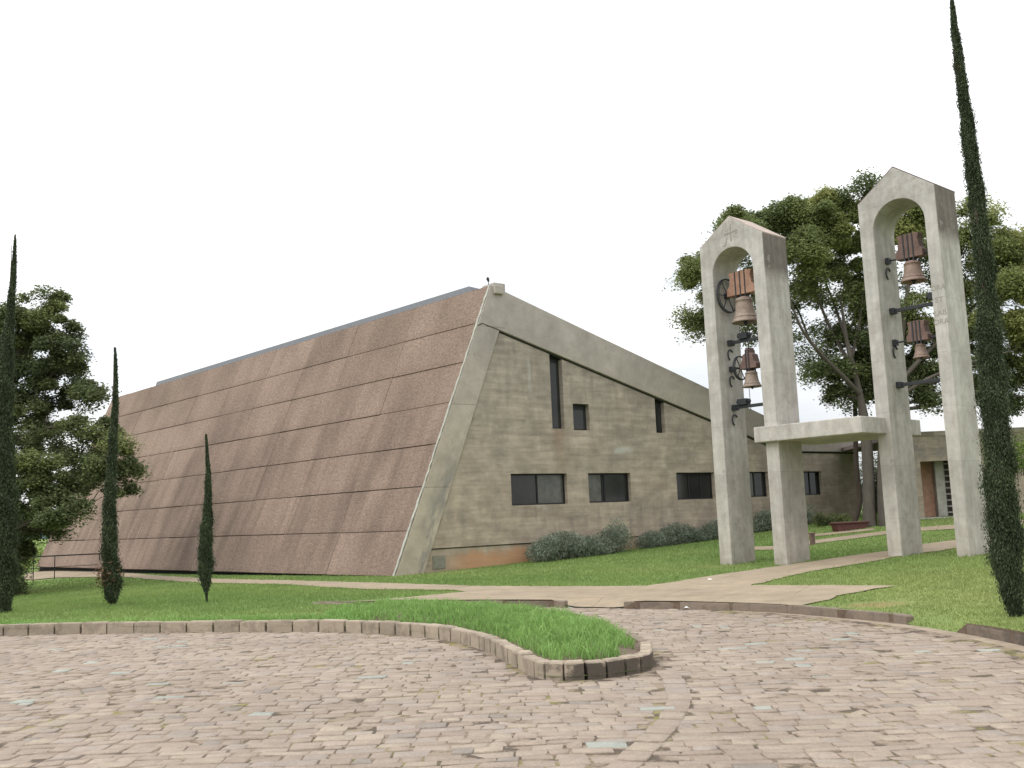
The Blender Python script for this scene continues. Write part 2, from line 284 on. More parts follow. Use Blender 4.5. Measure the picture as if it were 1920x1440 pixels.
def blade_mat(name, mul):
    n = N(name); c, d = lawn_col(n); at = n.node('ShaderNodeAttribute', attribute_name='tone'); c = n.mix(.7, c, n.mr(at, 0, 1, .38, .62), 'OVERLAY'); c = n.mix(1., c, mul, 'MULTIPLY')
    n.put(n.p, 'Base Color', c); n.put(n.p, 'Roughness', .6); n.put(n.p, 'Specular IOR Level', .2)
    tl = n.t.nodes.new('ShaderNodeBsdfTranslucent'); n.put(tl, 0, c); ms = n.t.nodes.new('ShaderNodeMixShader'); ms.inputs[0].default_value = .35
    n.t.links.new(n.p.outputs[0], ms.inputs[1]); n.t.links.new(tl.outputs[0], ms.inputs[2]); n.t.links.new(ms.outputs[0], n.out.inputs[0]); return n.m
def stone_mat():
    n = N('paving_setts'); at = n.node('ShaderNodeAttribute', attribute_name='tone')
    c = n.mix(.5, at, n.ramp(n.noise(9, 7, .7), (.3, .36), (.7, .62)), 'OVERLAY'); c = n.mix(.6, c, n.ramp(n.noise(45, 4, .75), (.3, .34), (.7, .64)), 'OVERLAY')
    c = n.mix(.55, c, n.ramp(n.noise(.5, 5, .6), (.35, .42), (.65, .6)), 'OVERLAY')
    c = n.mix(n.math('MULTIPLY', n.mr(n.noise(1.7, 5, .65), .58, .7), .3), c, (.2, .16, .135))
    n.bump(n.math('ADD', n.noise(60, 6, .7), n.math('MULTIPLY', n.noise(14, 4), 1.5)), .5, .012); return n.done(c, .85, .25)
def bed_mat():
    n = N('joint_sand'); c = n.mix(n.mr(n.noise(4.5, 5, .65), .47, .55), (.235, .185, .14), (.095, .075, .058)); g = n.math('MULTIPLY', n.mr(n.noise(.7, 4, .6), .5, .6), n.mr(n.noise(7, 3), .45, .55)); c = n.mix(n.math('MULTIPLY', g, .8), c, (.19, .17, .06)); n.bump(n.noise(50), .5, .02); return n.done(c, .95, .1)
def path_mat():
    n = N('path_concrete'); c = n.mix(n.noise(.55, 6, .6, dist=.6), (.245, .19, .13), (.325, .265, .19)); c = n.mix(.7, c, n.ramp(n.noise(2.5, 7, .72), (.3, .36), (.7, .62)), 'OVERLAY'); c = n.mix(n.math('MULTIPLY', n.mr(n.noise(.8, 7, .7), .52, .66), .35), c, (.17, .135, .10))
    c = n.mix(.4, c, n.ramp(n.noise(60, 3, .8), (.3, .35), (.7, .65)), 'OVERLAY')
    br = n.node('ShaderNodeTexBrick', {'Vector': n.node('ShaderNodeMapping', {0: n.obj, 'Rotation': (0, 0, .45)}), 'Color1': (1., 1., 1.), 'Color2': (.92, .92, .92), 'Mortar': (.55, .55, .5), 'Scale': 1., 'Mortar Size': .012, 'Brick Width': 2.2, 'Row Height': 1.7}); c = n.mix(.7, c, br, 'MULTIPLY')
    n.bump(n.noise(40, 6), .3, .01); return n.done(c, .93, .15)
def kerb_mat(name, a, b, dk):
    n = N(name); at = n.node('ShaderNodeAttribute', attribute_name='tone')
    c = n.mix(n.noise(5, 7, .7), a, b); c = n.mix(.6, c, n.mr(at, 0, 1, .38, .62), 'OVERLAY'); x, y, z = n.xyz()
    mo = n.math('MULTIPLY', n.mr(x, .1, .5), n.math('MULTIPLY', n.mr(y, 11.6, 11.), n.mr(z, .178, .165)))
    c = n.mix(n.math('MULTIPLY', n.mr(n.math('MULTIPLY_ADD', mo, .17, n.noise(3.6, 6, .7)), .5, .6), n.math('MULTIPLY_ADD', mo, .5, .32)), c, dk)
    n.bump(n.noise(22, 7, .7), .7, .02); return n.done(c, .92, .2)
def bark(name, a, b):
    n = N(name); c = n.mix(n.noise(3, 7, .7, n.map((2, 2, .6))), a, b); n.bump(n.noise(8, 7, .7, n.map((2, 2, .4))), .9, .04); return n.done(c, .95, .1)
M = dict(wall=wall_concrete(), band=band_concrete(), clad=cladding(), dark=plain('shadow_gap_black', (.02, .02, .02)), ridge=plain('zinc_grey', (.2, .205, .225), .6, .15),
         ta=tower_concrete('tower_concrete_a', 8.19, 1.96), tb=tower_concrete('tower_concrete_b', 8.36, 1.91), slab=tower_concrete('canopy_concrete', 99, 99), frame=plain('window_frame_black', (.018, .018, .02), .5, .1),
         steel=plain('dark_steel', (.03, .032, .036), .55, .3, 12), wood_o=plain('orange_wood', (.33, .19, .135), .75, .35, 5), wood_r=plain('red_brown_wood', (.15, .095, .08), .75, .35, 5), bronze=plain('weathered_bronze', (.29, .225, .185), .7, .35, 7, .15), bronze2=plain('reddish_bronze', (.26, .185, .15), .7, .35, 7, .15),
         lawn=lawn_mat(), blade=blade_mat('grass_blades', (1.2, 1.2, 1.15)), long=blade_mat('long_grass_blades', (1.25, 1.5, 1.3)), stone=stone_mat(), bed=bed_mat(), path=path_mat(),
         kerb=kerb_mat('kerb_concrete', (.15, .118, .092), (.25, .2, .155), (.06, .05, .043)), blk=kerb_mat('kerb_block', (.245, .198, .148), (.39, .325, .25), (.045, .038, .032)), soil=plain('bare_soil', (.13, .095, .068), .95, .4, 12, bump=.8), gutter=plain('gutter_concrete', (.27, .215, .155), .93, .3, 4),
         bark_g=bark('grey_bark', (.05, .043, .036), (.15, .13, .11)), bark_d=bark('dark_bark', (.04, .032, .026), (.10, .08, .065)),
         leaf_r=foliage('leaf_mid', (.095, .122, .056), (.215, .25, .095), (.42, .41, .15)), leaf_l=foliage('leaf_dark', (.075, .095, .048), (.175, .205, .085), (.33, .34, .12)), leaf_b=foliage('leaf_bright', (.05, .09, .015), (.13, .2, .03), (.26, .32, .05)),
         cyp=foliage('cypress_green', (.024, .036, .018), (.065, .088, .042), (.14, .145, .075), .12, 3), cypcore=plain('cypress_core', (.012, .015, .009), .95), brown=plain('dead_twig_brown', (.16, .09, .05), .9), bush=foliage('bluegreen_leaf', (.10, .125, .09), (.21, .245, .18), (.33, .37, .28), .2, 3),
         terra=plain('terracotta_brick', (.42, .25, .17), .85, .3, 6), rail=plain('railing_black', (.02, .018, .02), .5), trough=plain('maroon_trough', (.09, .035, .03), .7), white=plain('white_paper', (.75, .75, .72), .8, .05), roofp=plain('pink_roof_render', (.36, .29, .25), .9, .3, 5), lite=plain('pale_concrete', (.42, .41, .36), .9, .3, 3), hill=plain('far_forest', (.05, .085, .085), 1, .2, .02, bump=0), yell=plain('yellow_flower', (.6, .45, .02), .7), dkroof=plain('grey_roof', (.14, .11, .1), .9))
def glass():
    n = N('window_glass'); c = n.mix(n.noise(1.2, 3, .5), (.01, .01, .01), (.045, .045, .042)); return n.done(c, .08, .4)
M['glass'] = glass(); M['blind'] = plain('grey_blind_glass', (.085, .083, .075), .15, .5, 3, spec=.5, bump=0)
def marks(): n = N('weathered_lettering'); return n.done(n.mix(n.noise(14, 6, .7), (.19, .17, .145), (.33, .31, .275)), .95, .1)
M['marks'] = marks()
# ------------------------------------------------------------------ layout polygons (world)
def W2(pts, z=0): return [tuple(onz(x, y, z)[:2]) for x, y in pts]
def WH(pts): return [tuple(hit(x, y)[:2]) for x, y in pts]
def smooth_line(P, n=6):
    P = [np.array(p, float) for p in P]; out = []
    for i in range(len(P)-1):
        p0, p1, p2, p3 = P[max(i-1, 0)], P[i], P[i+1], P[min(i+2, len(P)-1)]
        for k in range(n):
            t = k/n; out.append(.5*((2*p1)+(-p0+p2)*t+(2*p0-5*p1+4*p2-p3)*t*t+(-p0+3*p1-3*p2+p3)*t**3))
    out.append(P[-1]); return out
far = smooth_line([(-3.95, 19.85), (-2.26, 19.26), (-.74, 18.68), (.76, 17.9), (1.71, 17.28), (2.76, 16.6), (3.8, 15.62), (4.56, 14.35), (4.98, 13.43), (5.24, 12.29), (5.36, 11.0), (5.35, 9), (5.9, 6), (6.6, 2), (8, -8)])
def _res(P, step):
    P = np.array(P); q = np.concatenate([[0], np.cumsum(np.hypot(*np.diff(P, axis=0).T))]); t = np.arange(0, q[-1], step)
    return np.column_stack([np.interp(t, q, P[:, 0]), np.interp(t, q, P[:, 1])])
DENSE = _res(far, .08)
isl_f = smooth_line([(-30, 19.2), (-20, 19.0), (-13, 18.0), (-8.54, 16.94), (-7.58, 16.75), (-6.65, 16.57), (-4.81, 16.14), (-3.02, 15.5), (-2.15, 14.99), (-1.47, 14.36), (-.9, 13.58), (-.38, 12.28), (-.06, 11.0), (.14, 10.3), (.36, 10.08), (.7, 10.08), (1.04, 10.25), (1.28, 10.5)])
isl_b = smooth_line([(1.34, 10.75), (1.42, 11.6), (1.36, 12.7), (1.16, 13.7), (.56, 15.1), (-.67, 16.75), (-2.1, 18.1), (-3.95, 19.7)])
road_poly = [tuple(p) for p in isl_f]+[tuple(p) for p in isl_b]+[tuple(p) for p in far]+[(-30, -8)]
DIPS = [(.70, 1.79, 16.6, 18.2, 0, .012, .75), (4.9, 5.5, 12.36, 13.5, 1, .012, .45)]
top_a = WH([(230, 1074), (402, 1086), (543, 1089), (678, 1093), (773, 1096), (895, 1100), (1060, 1101), (1210, 1100), (1280, 1090), (1345, 1079), (1415, 1069), (1470, 1061), (1524, 1054), (1659, 1035), (1731, 1021), (1789, 1014), (1920, 996)])
low_a = WH([(1920, 1010), (1790, 1029), (1731, 1038), (1659, 1050), (1519, 1073), (1407, 1099), (1540, 1099), (1681, 1100), (1610, 1112), (1535, 1130)])
kerbback = [tuple(p) for p in far if -2.9 < p[0] and p[1] > 15.0]; kerbback = kerbback[::-1]
kerbback = [(x, y+.006) for x, y in kerbback]
tri = WH([(651, 1130), (760, 1122), (873, 1111), (854, 1108), (678, 1106), (610, 1102), (543, 1097), (402, 1094), (230, 1082)])
pathA_ = (top_a, low_a, kerbback, tri)
pathB = WH([(1400, 1026), (1450, 1025), (1524, 1014), (1600, 1004), (1659, 997), (1720, 990), (1920, 975), (1920, 984), (1720, 997), (1659, 1003), (1600, 1011), (1530, 1020), (1450, 1032), (1400, 1033)])
pathC = WH([(1500, 1005), (1570, 998), (1640, 991), (1640, 995), (1570, 1002), (1500, 1009)])
def ragged(poly, step=.22, j=.035, closed=True):
    out = []
    for a, b in (zip(poly, poly[1:]+poly[:1]) if closed else zip(poly[:-1], poly[1:])):
        L_ = math.hypot(b[0]-a[0], b[1]-a[1]); n = max(1, int(L_/step)); q = np.array([-(b[1]-a[1]), b[0]-a[0]])/max(L_, 1e-6)
        for k in range(n): t = k/n; w = rng.normal(0, j) if k else 0; out.append((a[0]+(b[0]-a[0])*t+q[0]*w, a[1]+(b[1]-a[1])*t+q[1]*w))
    return out
pathD = WH([(70, 1070), (150, 1068), (230, 1072), (230, 1082), (150, 1083), (100, 1084), (62, 1088), (40, 1086)])
def rag_open(P):
    return ragged(P, closed=False)+[P[-1]]
pathA = rag_open(pathA_[0])+rag_open(pathA_[1])+pathA_[2]+rag_open(pathA_[3]); pathB = ragged(pathB); pathC = ragged(pathC)
def sheet(name, poly, mat, step, dz=0, zf=None, kind='structure', extra=None):
    P = np.array([p[:2] for p in poly]); x0, y0 = P.min(0); x1, y1 = P.max(0)
    gx, gy = np.meshgrid(np.arange(x0, x1, step), np.arange(y0, y1, step)); gx = gx.ravel()+rng.uniform(-.1, .1, gx.size)*step; gy = gy.ravel()+rng.uniform(-.1, .1, gy.size)*step
    k = inpoly(gx, gy, poly)
    if extra is not None:
        ex, ey = np.meshgrid(np.arange(extra[0], extra[1], .13), np.arange(extra[2], extra[3], .13)); gx = np.concatenate([gx, ex.ravel()]); gy = np.concatenate([gy, ey.ravel()]); k = inpoly(gx, gy, poly)
    pts = [Vector(p[:2]) for p in poly]+[Vector((a, b)) for a, b in zip(gx[k], gy[k])]; n = len(poly)
    v, e, f, *_ = delaunay_2d_cdt(pts, [(i, (i+1) % n) for i in range(n)], [], 0, 1e-5)
    V = np.array([(a.x, a.y) for a in v]); cen = np.array([V[list(t)].mean(0) for t in f]); k = inpoly(cen[:, 0], cen[:, 1], poly); f = [t for t, q in zip(f, k) if q]
    z = (zf or gz)(V[:, 0], V[:, 1])+dz; o = mk(name, np.column_stack([V, z]), f, mat, smooth=True); tag(o, kind=kind); return o
# ground: one sheet out to the horizon, open only where the road lies
def make_ground():
    pts = [Vector(p) for p in road_poly]; n = len(pts); ed = [(i, (i+1) % n) for i in range(n)]
    def grid(x0, x1, y0, y1, s):
        gx, gy = np.meshgrid(np.arange(x0, x1, s), np.arange(y0, y1, s)); return np.column_stack([gx.ravel(), gy.ravel()])+rng.uniform(-.15, .15, (gx.size, 2))*s
    G = np.concatenate([grid(-20, 22, 8, 48, .8), grid(-60, 60, -20, 90, 4), grid(.3, 2.3, 16.4, 19, .14), grid(4.7, 6, 12.2, 13.7, .12)])
    R = [(r*math.cos(a), 30+r*math.sin(a)) for r in (120, 300, 900, 3500) for a in np.linspace(0, 2*math.pi, 25)[:-1]]
    G = np.concatenate([G, np.array(R)]); k = ~inpoly(G[:, 0], G[:, 1], road_poly); G = G[k]; pts += [Vector(p) for p in G]
    v, e, f, *_ = delaunay_2d_cdt(pts, ed, [], 0, 1e-5); V = np.array([(a.x, a.y) for a in v]); cen = np.array([V[list(t)].mean(0) for t in f]); k = ~inpoly(cen[:, 0], cen[:, 1], road_poly)
    f = [t for t, q in zip(f, k) if q]; o = mk('ground', np.column_stack([V, gz(V[:, 0], V[:, 1])]), f, M['lawn'], smooth=True); tag(o, kind='structure')
make_ground()
sheet('footpath', pathA, M['path'], .7, .02, extra=(.3, 2.3, 16.4, 19)); sheet('footpath', pathB, M['path'], .7, .02); sheet('footpath', pathC, M['path'], .7, .02); sheet('footpath', pathD, M['path'], .7, .025)
o = mk('road_bed', [(x, y, .0165) for x, y in road_poly], [tuple(range(len(road_poly)))], M['bed']); 
bm = bmesh.new(); bm.from_mesh(o.data); bmesh.ops.triangulate(bm, faces=bm.faces[:]); bm.to_mesh(o.data); bm.free(); tag(o, kind='structure')
# hills far off
hv = []; hf = []; nh = 60
for i in range(nh+1):
    a = math.radians(-75+150*i/nh); r = 900; h = 14+10*math.sin(i*.7)+7*math.sin(i*1.9+1)
    hv += [(r*math.sin(a), r*math.cos(a), -3), (r*1.25*math.sin(a), r*1.25*math.cos(a), h), (r*2*math.sin(a), r*2*math.cos(a), -3)]
for i in range(nh): a = i*3; hf += [(a, a+3, a+4, a+1), (a+1, a+4, a+5, a+2)]
tag(mk('hills', hv, hf, M['hill'], smooth=True), kind='structure')
# ------------------------------------------------------------------ kerbs
def offset(P, d):
    P = [np.array(p, float) for p in P]; out = []
    for i in range(len(P)):
        t = P[min(i+1, len(P)-1)]-P[max(i-1, 0)]; t /= np.linalg.norm(t); out.append(P[i]+np.array([-t[1], t[0]])*d)
    return out
def resample(P, step):
    P = np.array(P); s = np.concatenate([[0], np.cumsum(np.hypot(*np.diff(P, axis=0).T))]); t = np.arange(0, s[-1], step)
    return np.column_stack([np.interp(t, s, P[:, 0]), np.interp(t, s, P[:, 1])])
def kerb_blocks(P, lens, w, h, gap, mb, tones, jit=.006, sgn=1, zf=None, ends=None):
    P = np.array(P); s = np.concatenate([[0], np.cumsum(np.hypot(*np.diff(P, axis=0).T))]); at = lambda t: np.array([np.interp(t, s, P[:, 0]), np.interp(t, s, P[:, 1])])
    t = 0
    while t < s[-1]-.08:
        l = min(lens(at(t)), s[-1]-t); a, b = at(t+gap/2), at(t+l-gap/2); d = (b-a)/max(np.linalg.norm(b-a), 1e-6); nn = np.array([-d[1], d[0]])*sgn*w
        hh = h+rng.normal(0, jit); j = lambda: rng.normal(0, jit*.7, 2)
        q = [a+j(), b+j(), b+nn, a+nn]; zb = -.05
        c = sum(q)/4; ins = .012
        V = [(*p, zb) for p in q]+[(*p, hh-.018+rng.normal(0, .003)) for p in q]+[(*(p+(c-p)/np.linalg.norm(c-p)*ins*1.6), hh+rng.normal(0, .003)) for p in q]
        mb.add(V, [(0, 1, 5, 4), (1, 2, 6, 5), (2, 3, 7, 6), (3, 0, 4, 7), (4, 5, 9, 8), (5, 6, 10, 9), (6, 7, 11, 10), (7, 4, 8, 11), (8, 9, 10, 11)]); tones += [rng.uniform(.1, .95)]*12
        t += l
mb = MB(); tn = []
vis = [p for p in isl_f if p[0] > -14]+[p for p in isl_b if p[1] < 11.5]
kerb_blocks(vis, lambda p: .47 if p[0] < -3.0 else (.34 if p[1] > 13.0 else .22), .13, .19, .032, mb, tn)
mk('kerb', mb.V, mb.F, M['blk'], attr=tn); tag(bpy.data.objects['kerb'], kind='structure')
mb = MB(); tn = []; kerb_blocks([p for p in isl_b if p[1] > 11.6], lambda p: .4, .11, .15, .02, mb, tn)
# far kerb segments
def seg(P, c0, c1):
    return [p for p in P if c0(p) and c1(p)]
f1 = [p for p in far if p[0] <= .8 and p[1] > 15]; f2 = [p for p in far if p[0] >= 1.68 and p[1] >= 13.4]; f3 = [p for p in far if p[1] <= 12.45]
for P in (f1, f2, f3): kerb_blocks(P, lambda p: .98, .12, .135, .006, mb, tn, .004, 1)
# fallen low piece in the eroded gap
tag(mk('kerb', mb.V, mb.F, M['kerb'], attr=tn), kind='structure')
# gutter strip
gs = [p for p in far if p[1] < 16.2 and p[1] > 0]; gi = offset(gs, -.02); go = offset(gs, -.34)
V = []; Fs = []
for i, (a, b) in enumerate(zip(gi, go)):
    k = min(1, .15+i/18); b = a+(b-a)*k; V += [(*a, .022), (*b, .012)]
    if i: Fs.append((2*i-2, 2*i-1, 2*i+1, 2*i))
tag(mk('gutter', V, Fs, M['gutter'], smooth=True), kind='structure')
gut_poly = [tuple(p) for p in gi]+[tuple(p) for p in go][::-1]
# ------------------------------------------------------------------ paving setts
def setts():
    V = []; T = []; Fq = []
    arcs = [smooth_line([(-4.9, 6.5), (-4.35, 7.6), (-4.02, 8.71), (-3.94, 9.4), (-4.11, 10.08), (-4.59, 10.97), (-5.33, 11.8), (-6.6, 12.7), (-8.2, 13.3)]), smooth_line([(1.42, 10.42), (1.38, 9.53), (1.3, 8.8), (1.1, 8.0), (.83, 7.24), (.5, 6.4), (.1, 5.6)])]
    arcs = [np.array(a) for a in arcs]
    cols = np.array([(.265, .212, .165), (.255, .20, .155), (.28, .228, .175), (.252, .2, .158), (.262, .216, .178), (.248, .196, .155), (.276, .220, .175)])
    def stone(q, h):
        c = q.mean(0); k = len(V); tone = cols[rng.integers(len(cols))]*rng.uniform(.97, 1.07)
        r = rng.random()
        if r < .014: tone = np.array([.285, .29, .25])*rng.uniform(.9, 1.05)
        elif r < .04: tone = np.array([.215, .18, .15])
        tl = rng.normal(0, .014, 2)
        def z(p, b): return b+(p-c)@tl
        ins = lambda p, d: p+(c-p)/np.linalg.norm(c-p)*d
        b1 = [ins(p, -.0) for p in q]; t1 = [ins(p, rng.uniform(.004, .012)) for p in q]
        V.extend([(*p, -.02) for p in b1]); V.extend([(*p, z(p, h-.005)) for p in b1]); V.extend([(*p, z(p, h)) for p in t1])
        for a, b, cc, d in ((0, 1, 5, 4), (1, 2, 6, 5), (2, 3, 7, 6), (3, 0, 4, 7), (4, 5, 9, 8), (5, 6, 10, 9), (6, 7, 11, 10), (7, 4, 8, 11), (8, 9, 10, 11)): Fq.append((k+a, k+b, k+cc, k+d))
        T.extend([tone]*12)
    isl = [tuple(p) for p in isl_f]+[tuple(p) for p in isl_b]
    def ok(pts):
        P = np.array(pts); return inpoly(P[:, 0], P[:, 1], road_poly).all() and not inpoly(P[:, 0], P[:, 1], gut_poly).any()
    y = 1.0
    while y < 19.6:
        rh = rng.choice([rng.uniform(.11, .15), rng.uniform(.14, .2)]); x = -13-rng.random()*.3; ph = rng.uniform(0, 6)
        while x < 9:
            w = rng.choice([.15, .19, .23, .28, .34], p=[.2, .3, .28, .15, .07])*rng.uniform(.93, 1.07)
            if abs(x) < .62*y+2.5:
                wy = lambda a: .10*math.sin(a*.45+.3*y)+.03*math.sin(a*2.1+y)+.012*math.sin(a*7+ph)
                cx = x+w/2
                g = rng.uniform(.002, .010); q = np.array([(x+g, y+g+wy(x)), (x+w-g, y+g+wy(x+w)), (x+w-g, y+rh-g+wy(x+w)), (x+g, y+rh-g+wy(x))])+rng.normal(0, .009, (4, 2))
                cc = q.mean(0); near = any((np.hypot(a[:, 0]-cc[0], a[:, 1]-cc[1]).min() < .11) for a in arcs)
                if not near and ok(q): stone(q, .0225+rng.normal(0, .0035))
            x += w
        y += rh
    for a in arcs:
        R = resample(a, .27)
        for i in range(len(R)-1):
            d = R[i+1]-R[i]; L_ = np.linalg.norm(d); d /= L_; nn = np.array([-d[1], d[0]])
            q = np.array([R[i]+d*.014-nn*.1, R[i+1]-d*.014-nn*.1, R[i+1]-d*.014+nn*.1, R[i]+d*.014+nn*.1])+rng.normal(0, .009, (4, 2))
            if ok(q): stone(q, .029+rng.normal(0, .003))
    o = mk('road', V, np.array(Fq), M['stone'], attr=np.array(T)); tag(o, kind='structure')
setts()
# island soil
isl_poly = [tuple(p) for p in offset(isl_f, .09)]+[tuple(p) for p in offset(isl_b, .09)]
_edge = np.array(resample([tuple(p) for p in isl_f if p[0] > -5]+[tuple(p) for p in isl_b], .12))
def islz(x, y):
    x = np.atleast_1d(x); y = np.atleast_1d(y); d = np.full(len(x), 9.)
    for i in range(0, len(x), 4000): d[i:i+4000] = np.sqrt(((np.column_stack([x, y])[i:i+4000, None]-_edge[None])**2).sum(2)).min(1)
    return np.maximum(.10+np.minimum(d, .7)*.22, gz(x, y)+.008)
P = [(x, y) for x, y in isl_poly if x > -2.4]
sheet('island_soil', P, M['soil'], .18, 0, islz)
# sloping verge behind the far kerb, and the ramp where the kerb is interrupted
def strip(name, P, w, z0, zf, mat):
    O = offset(P, -w) if False else offset(P, w); V = []; Fs = []
    for i, (a, b) in enumerate(zip(P, O)):
        V += [(*a, z0), (*((a+b)/2), zf(*((a+b)/2))*.75), (*b, zf(*b))]
        if i: k = 3*i; Fs += [(k-3, k-2, k+1, k), (k-2, k-1, k+2, k+1)]
    tag(mk(name, V, Fs, mat, smooth=True), kind='structure')
dense = [np.array(p) for p in resample(far, .1)]
_dz = gz(DENSE[:, 0], DENSE[:, 1]); _V = []; _F = []
for i, (p, z) in enumerate(zip(DENSE, _dz)):
    _V += [(p[0], p[1], -.3), (p[0], p[1], z+.004)]
    if i: _F.append((2*i-2, 2*i, 2*i+1, 2*i-1))
tag(mk('road_edge', _V, _F, M['soil']), kind='structure')
# ------------------------------------------------------------------ grass blades
def blades(name, x, y, z, h, w, lean, mat, tone, seg2=False):
    n = len(x); a = rng.uniform(0, 2*math.pi, n); dx, dy = np.cos(a)*w/2, np.sin(a)*w/2; b = rng.uniform(0, 2*math.pi, n); lx, ly = np.cos(b)*lean*h, np.sin(b)*lean*h
    z = z-.01
    if not seg2:
        V = np.stack([np.column_stack([x-dx, y-dy, z]), np.column_stack([x+dx, y+dy, z]), np.column_stack([x+lx, y+ly, z+h])], 1).reshape(-1, 3); Fs = np.arange(3*n).reshape(-1, 3); k = 3
    else:
        V = np.stack([np.column_stack([x-dx, y-dy, z]), np.column_stack([x+dx, y+dy, z]), np.column_stack([x+lx*.4+dx*.8, y+ly*.4+dy*.8, z+h*.65]), np.column_stack([x+lx*.4-dx*.8, y+ly*.4-dy*.8, z+h*.65]), np.column_stack([x+lx*1.3, y+ly*1.3, z+h*.95])], 1).reshape(-1, 3)
        i = np.arange(n)*5; Fs = np.concatenate([np.column_stack([i, i+1, i+2]), np.column_stack([i, i+2, i+3]), np.column_stack([i+3, i+2, i+4])]); k = 5
    o = mk(name, V, Fs, mat, attr=np.repeat(tone, k)); return o
_edge2 = np.array(resample([tuple(p) for p in isl_f if p[0] > -12]+[tuple(p) for p in isl_b], .1)); BARE = (5.08, 14.8)
def lawn_blades():
    X = []; Y = []
    for y0 in np.arange(10, 46, .5):
        hw = .56*y0+4; dens = 1500*(12/y0)**2; n = int(dens*.5*2*hw); x = rng.uniform(-hw, hw, n); y = y0+rng.uniform(0, .5, n); X.append(x); Y.append(y)
    x = np.concatenate(X); y = np.concatenate(Y); k = ~inpoly(x, y, road_poly)
    for p in (pathA, pathB, pathC, pathD): k &= ~inpoly(x, y, p)
    nx = np.where((y < 21) & (x < 2.5) & k)[0]
    for q in range(0, len(nx), 5000): w_ = nx[q:q+5000]; dq = ((np.column_stack([x, y])[w_][:, None]-_edge2[None])**2).sum(2).min(1); k[w_] &= dq > .16**2
    k &= ~((np.hypot((x-BARE[0])/.55, (y-BARE[1])/.4) < 1) & (rng.random(len(x)) < .8))
    x, y = x[k], y[k]
    k = ~((y > 30.4+(x+3.74)*.785) & (x > -3.8)) & ~((x < -3.7) & (y > 30.5+(x+3.74)*-1.1)); x, y = x[k], y[k]
    # lawns mown short; thinner on the dry patch at the right
    d = np.hypot(x, y); h = rng.uniform(.025, .055, len(x))*np.clip(d/16, .9, 1.5); w = .006+.0007*d
    tag(blades('lawn_grass', x, y, gz(x, y), h, w, rng.uniform(.1, .8, len(x)), M['blade'], rng.random(len(x))), 'short mown green grass of the lawns in front of the slanted building', 'grass', kind='stuff')
lawn_blades()
def long_grass():
    # strip along the block kerb and over the island
    ip = [tuple(p) for p in offset(isl_f, .2)]+[tuple(p) for p in offset(isl_b, .2)]
    n = 150000; x = rng.uniform(-12, 1.4, n); y = rng.uniform(10.3, 20, n); k = inpoly(x, y, ip+[(-30, 30)]); x, y = x[k], y[k]
    fl = np.array(resample([tuple(p) for p in isl_f], .15)); dd = np.full(len(x), 9.)
    for i in range(0, len(x), 5000):
        dd[i:i+5000] = np.sqrt(((np.column_stack([x, y])[i:i+5000, None]-fl[None])**2).sum(2)).min(1)
    width = np.where(x < -3, 1.0, 9); fall = rng.random(len(x))
    pr = np.where(x < -3.2, np.clip(1.15-dd/width, 0, 1), 1.0)
    dens = np.where(x > -2, 1., .8)
    bare = (np.hypot(x-1.28, y-10.8) < .36) | ((dd < .2) & (rng.random(len(x)) < .6)) | ((dd < .15) & (x > -4))
    k = (fall < pr*dens) & ~bare; x, y, dd = x[k], y[k], dd[k]
    cl = np.sin(x*5.1+y*3.3)*np.sin(x*2.3-y*6.1)*.5+.5
    hm = np.interp(x, [-12, -4, -2, 0, 1.3], [.10, .13, .15, .18, .17]); h = hm*rng.uniform(.45, 1.1, len(x))*(.65+.5*cl); 
    z = np.where(x > -2.4, islz(x, y), gz(x, y))
    tag(blades('long_grass', x, y, z, h, .009+.0*x+rng.uniform(0, .007, len(x)), rng.uniform(.1, .9, len(x)), M['long'], np.clip(rng.normal(.55, .25, len(x)), 0, 1), True), 'longer bright green grass spilling over the block kerb of the island', 'grass', kind='stuff')
long_grass()
# ------------------------------------------------------------------ main building
P0 = np.array([-3.74, 30.56, 0.]); dr = np.array([.786, .618]); dr /= np.linalg.norm(dr); ang = math.atan2(dr[1], dr[0])
B = empty('concrete_chapel', tuple(P0), ang, 'large concrete building with a slanted pink clad face and a steeply sloping roofline', 'building')
# local: x along the end wall, y into the building, z up
dl = np.array([-.67, .74]); dl /= np.linalg.norm(dl); nn = np.array([-dr[1], dr[0]]); DX, DY = float(dl@dr), float(dl@nn)   # long side direction in local axes
LEN = 33.0
outer = [(0, -.3), (3.97, 9.28), (18.0, 5.28), (20.9, 4.45), (24.2, 4.42), (24.2, -.3)]
def xz_holes(outline, holes, y0, y1, mb):
    loops = [[Vector((x, z, 0)) for x, z in outline]]+[[Vector((x, z, 0)) for x, z in h] for h in holes]
    T = tessellate_polygon(loops); V = [(v.x, y0, v.y) for l in loops for v in l]; mb.add(V, [tuple(t) for t in T])
    for l in loops:
        n = len(l); mb.add([(v.x, y0, v.y) for v in l]+[(v.x, y1, v.y) for v in l], [(i, (i+1) % n, (i+1) % n+n, i+n) for i in range(n)])
    return mb
def rect(a, b, c, d): return [(a, c), (b, c), (b, d), (a, d)]
ib = lambda x: 7.77-.2655*(x-4.29)        # underside line of the sloping roof beam
wins = [(4.55, 6.98, 1.98, 3.02), (7.97, 10.02, 1.99, 3.02), (12.43, 14.55, 2.0, 3.02), (15.7, 17.86, 2.02, 3.03), (19.5, 21.5, 2.03, 3.03)]
slits = [(6.44, 7.0, 4.55, None), (7.41, 8.17, 4.52, 5.45), (11.5, 12.0, 4.5, None)]
holes = [rect(a, b, c, d) for a, b, c, d in wins]
for a, b, c, d in slits: holes.append(rect(a, b, c, d) if d else [(a, c), (b, c), (b, ib(b)-.02), (a, ib(a)-.02)])
wo_ = [(.5, .75), (3.9, 8.2), (4.4, 7.9), (18.9, 3.95), (24.15, 3.95), (24.15, .75)]
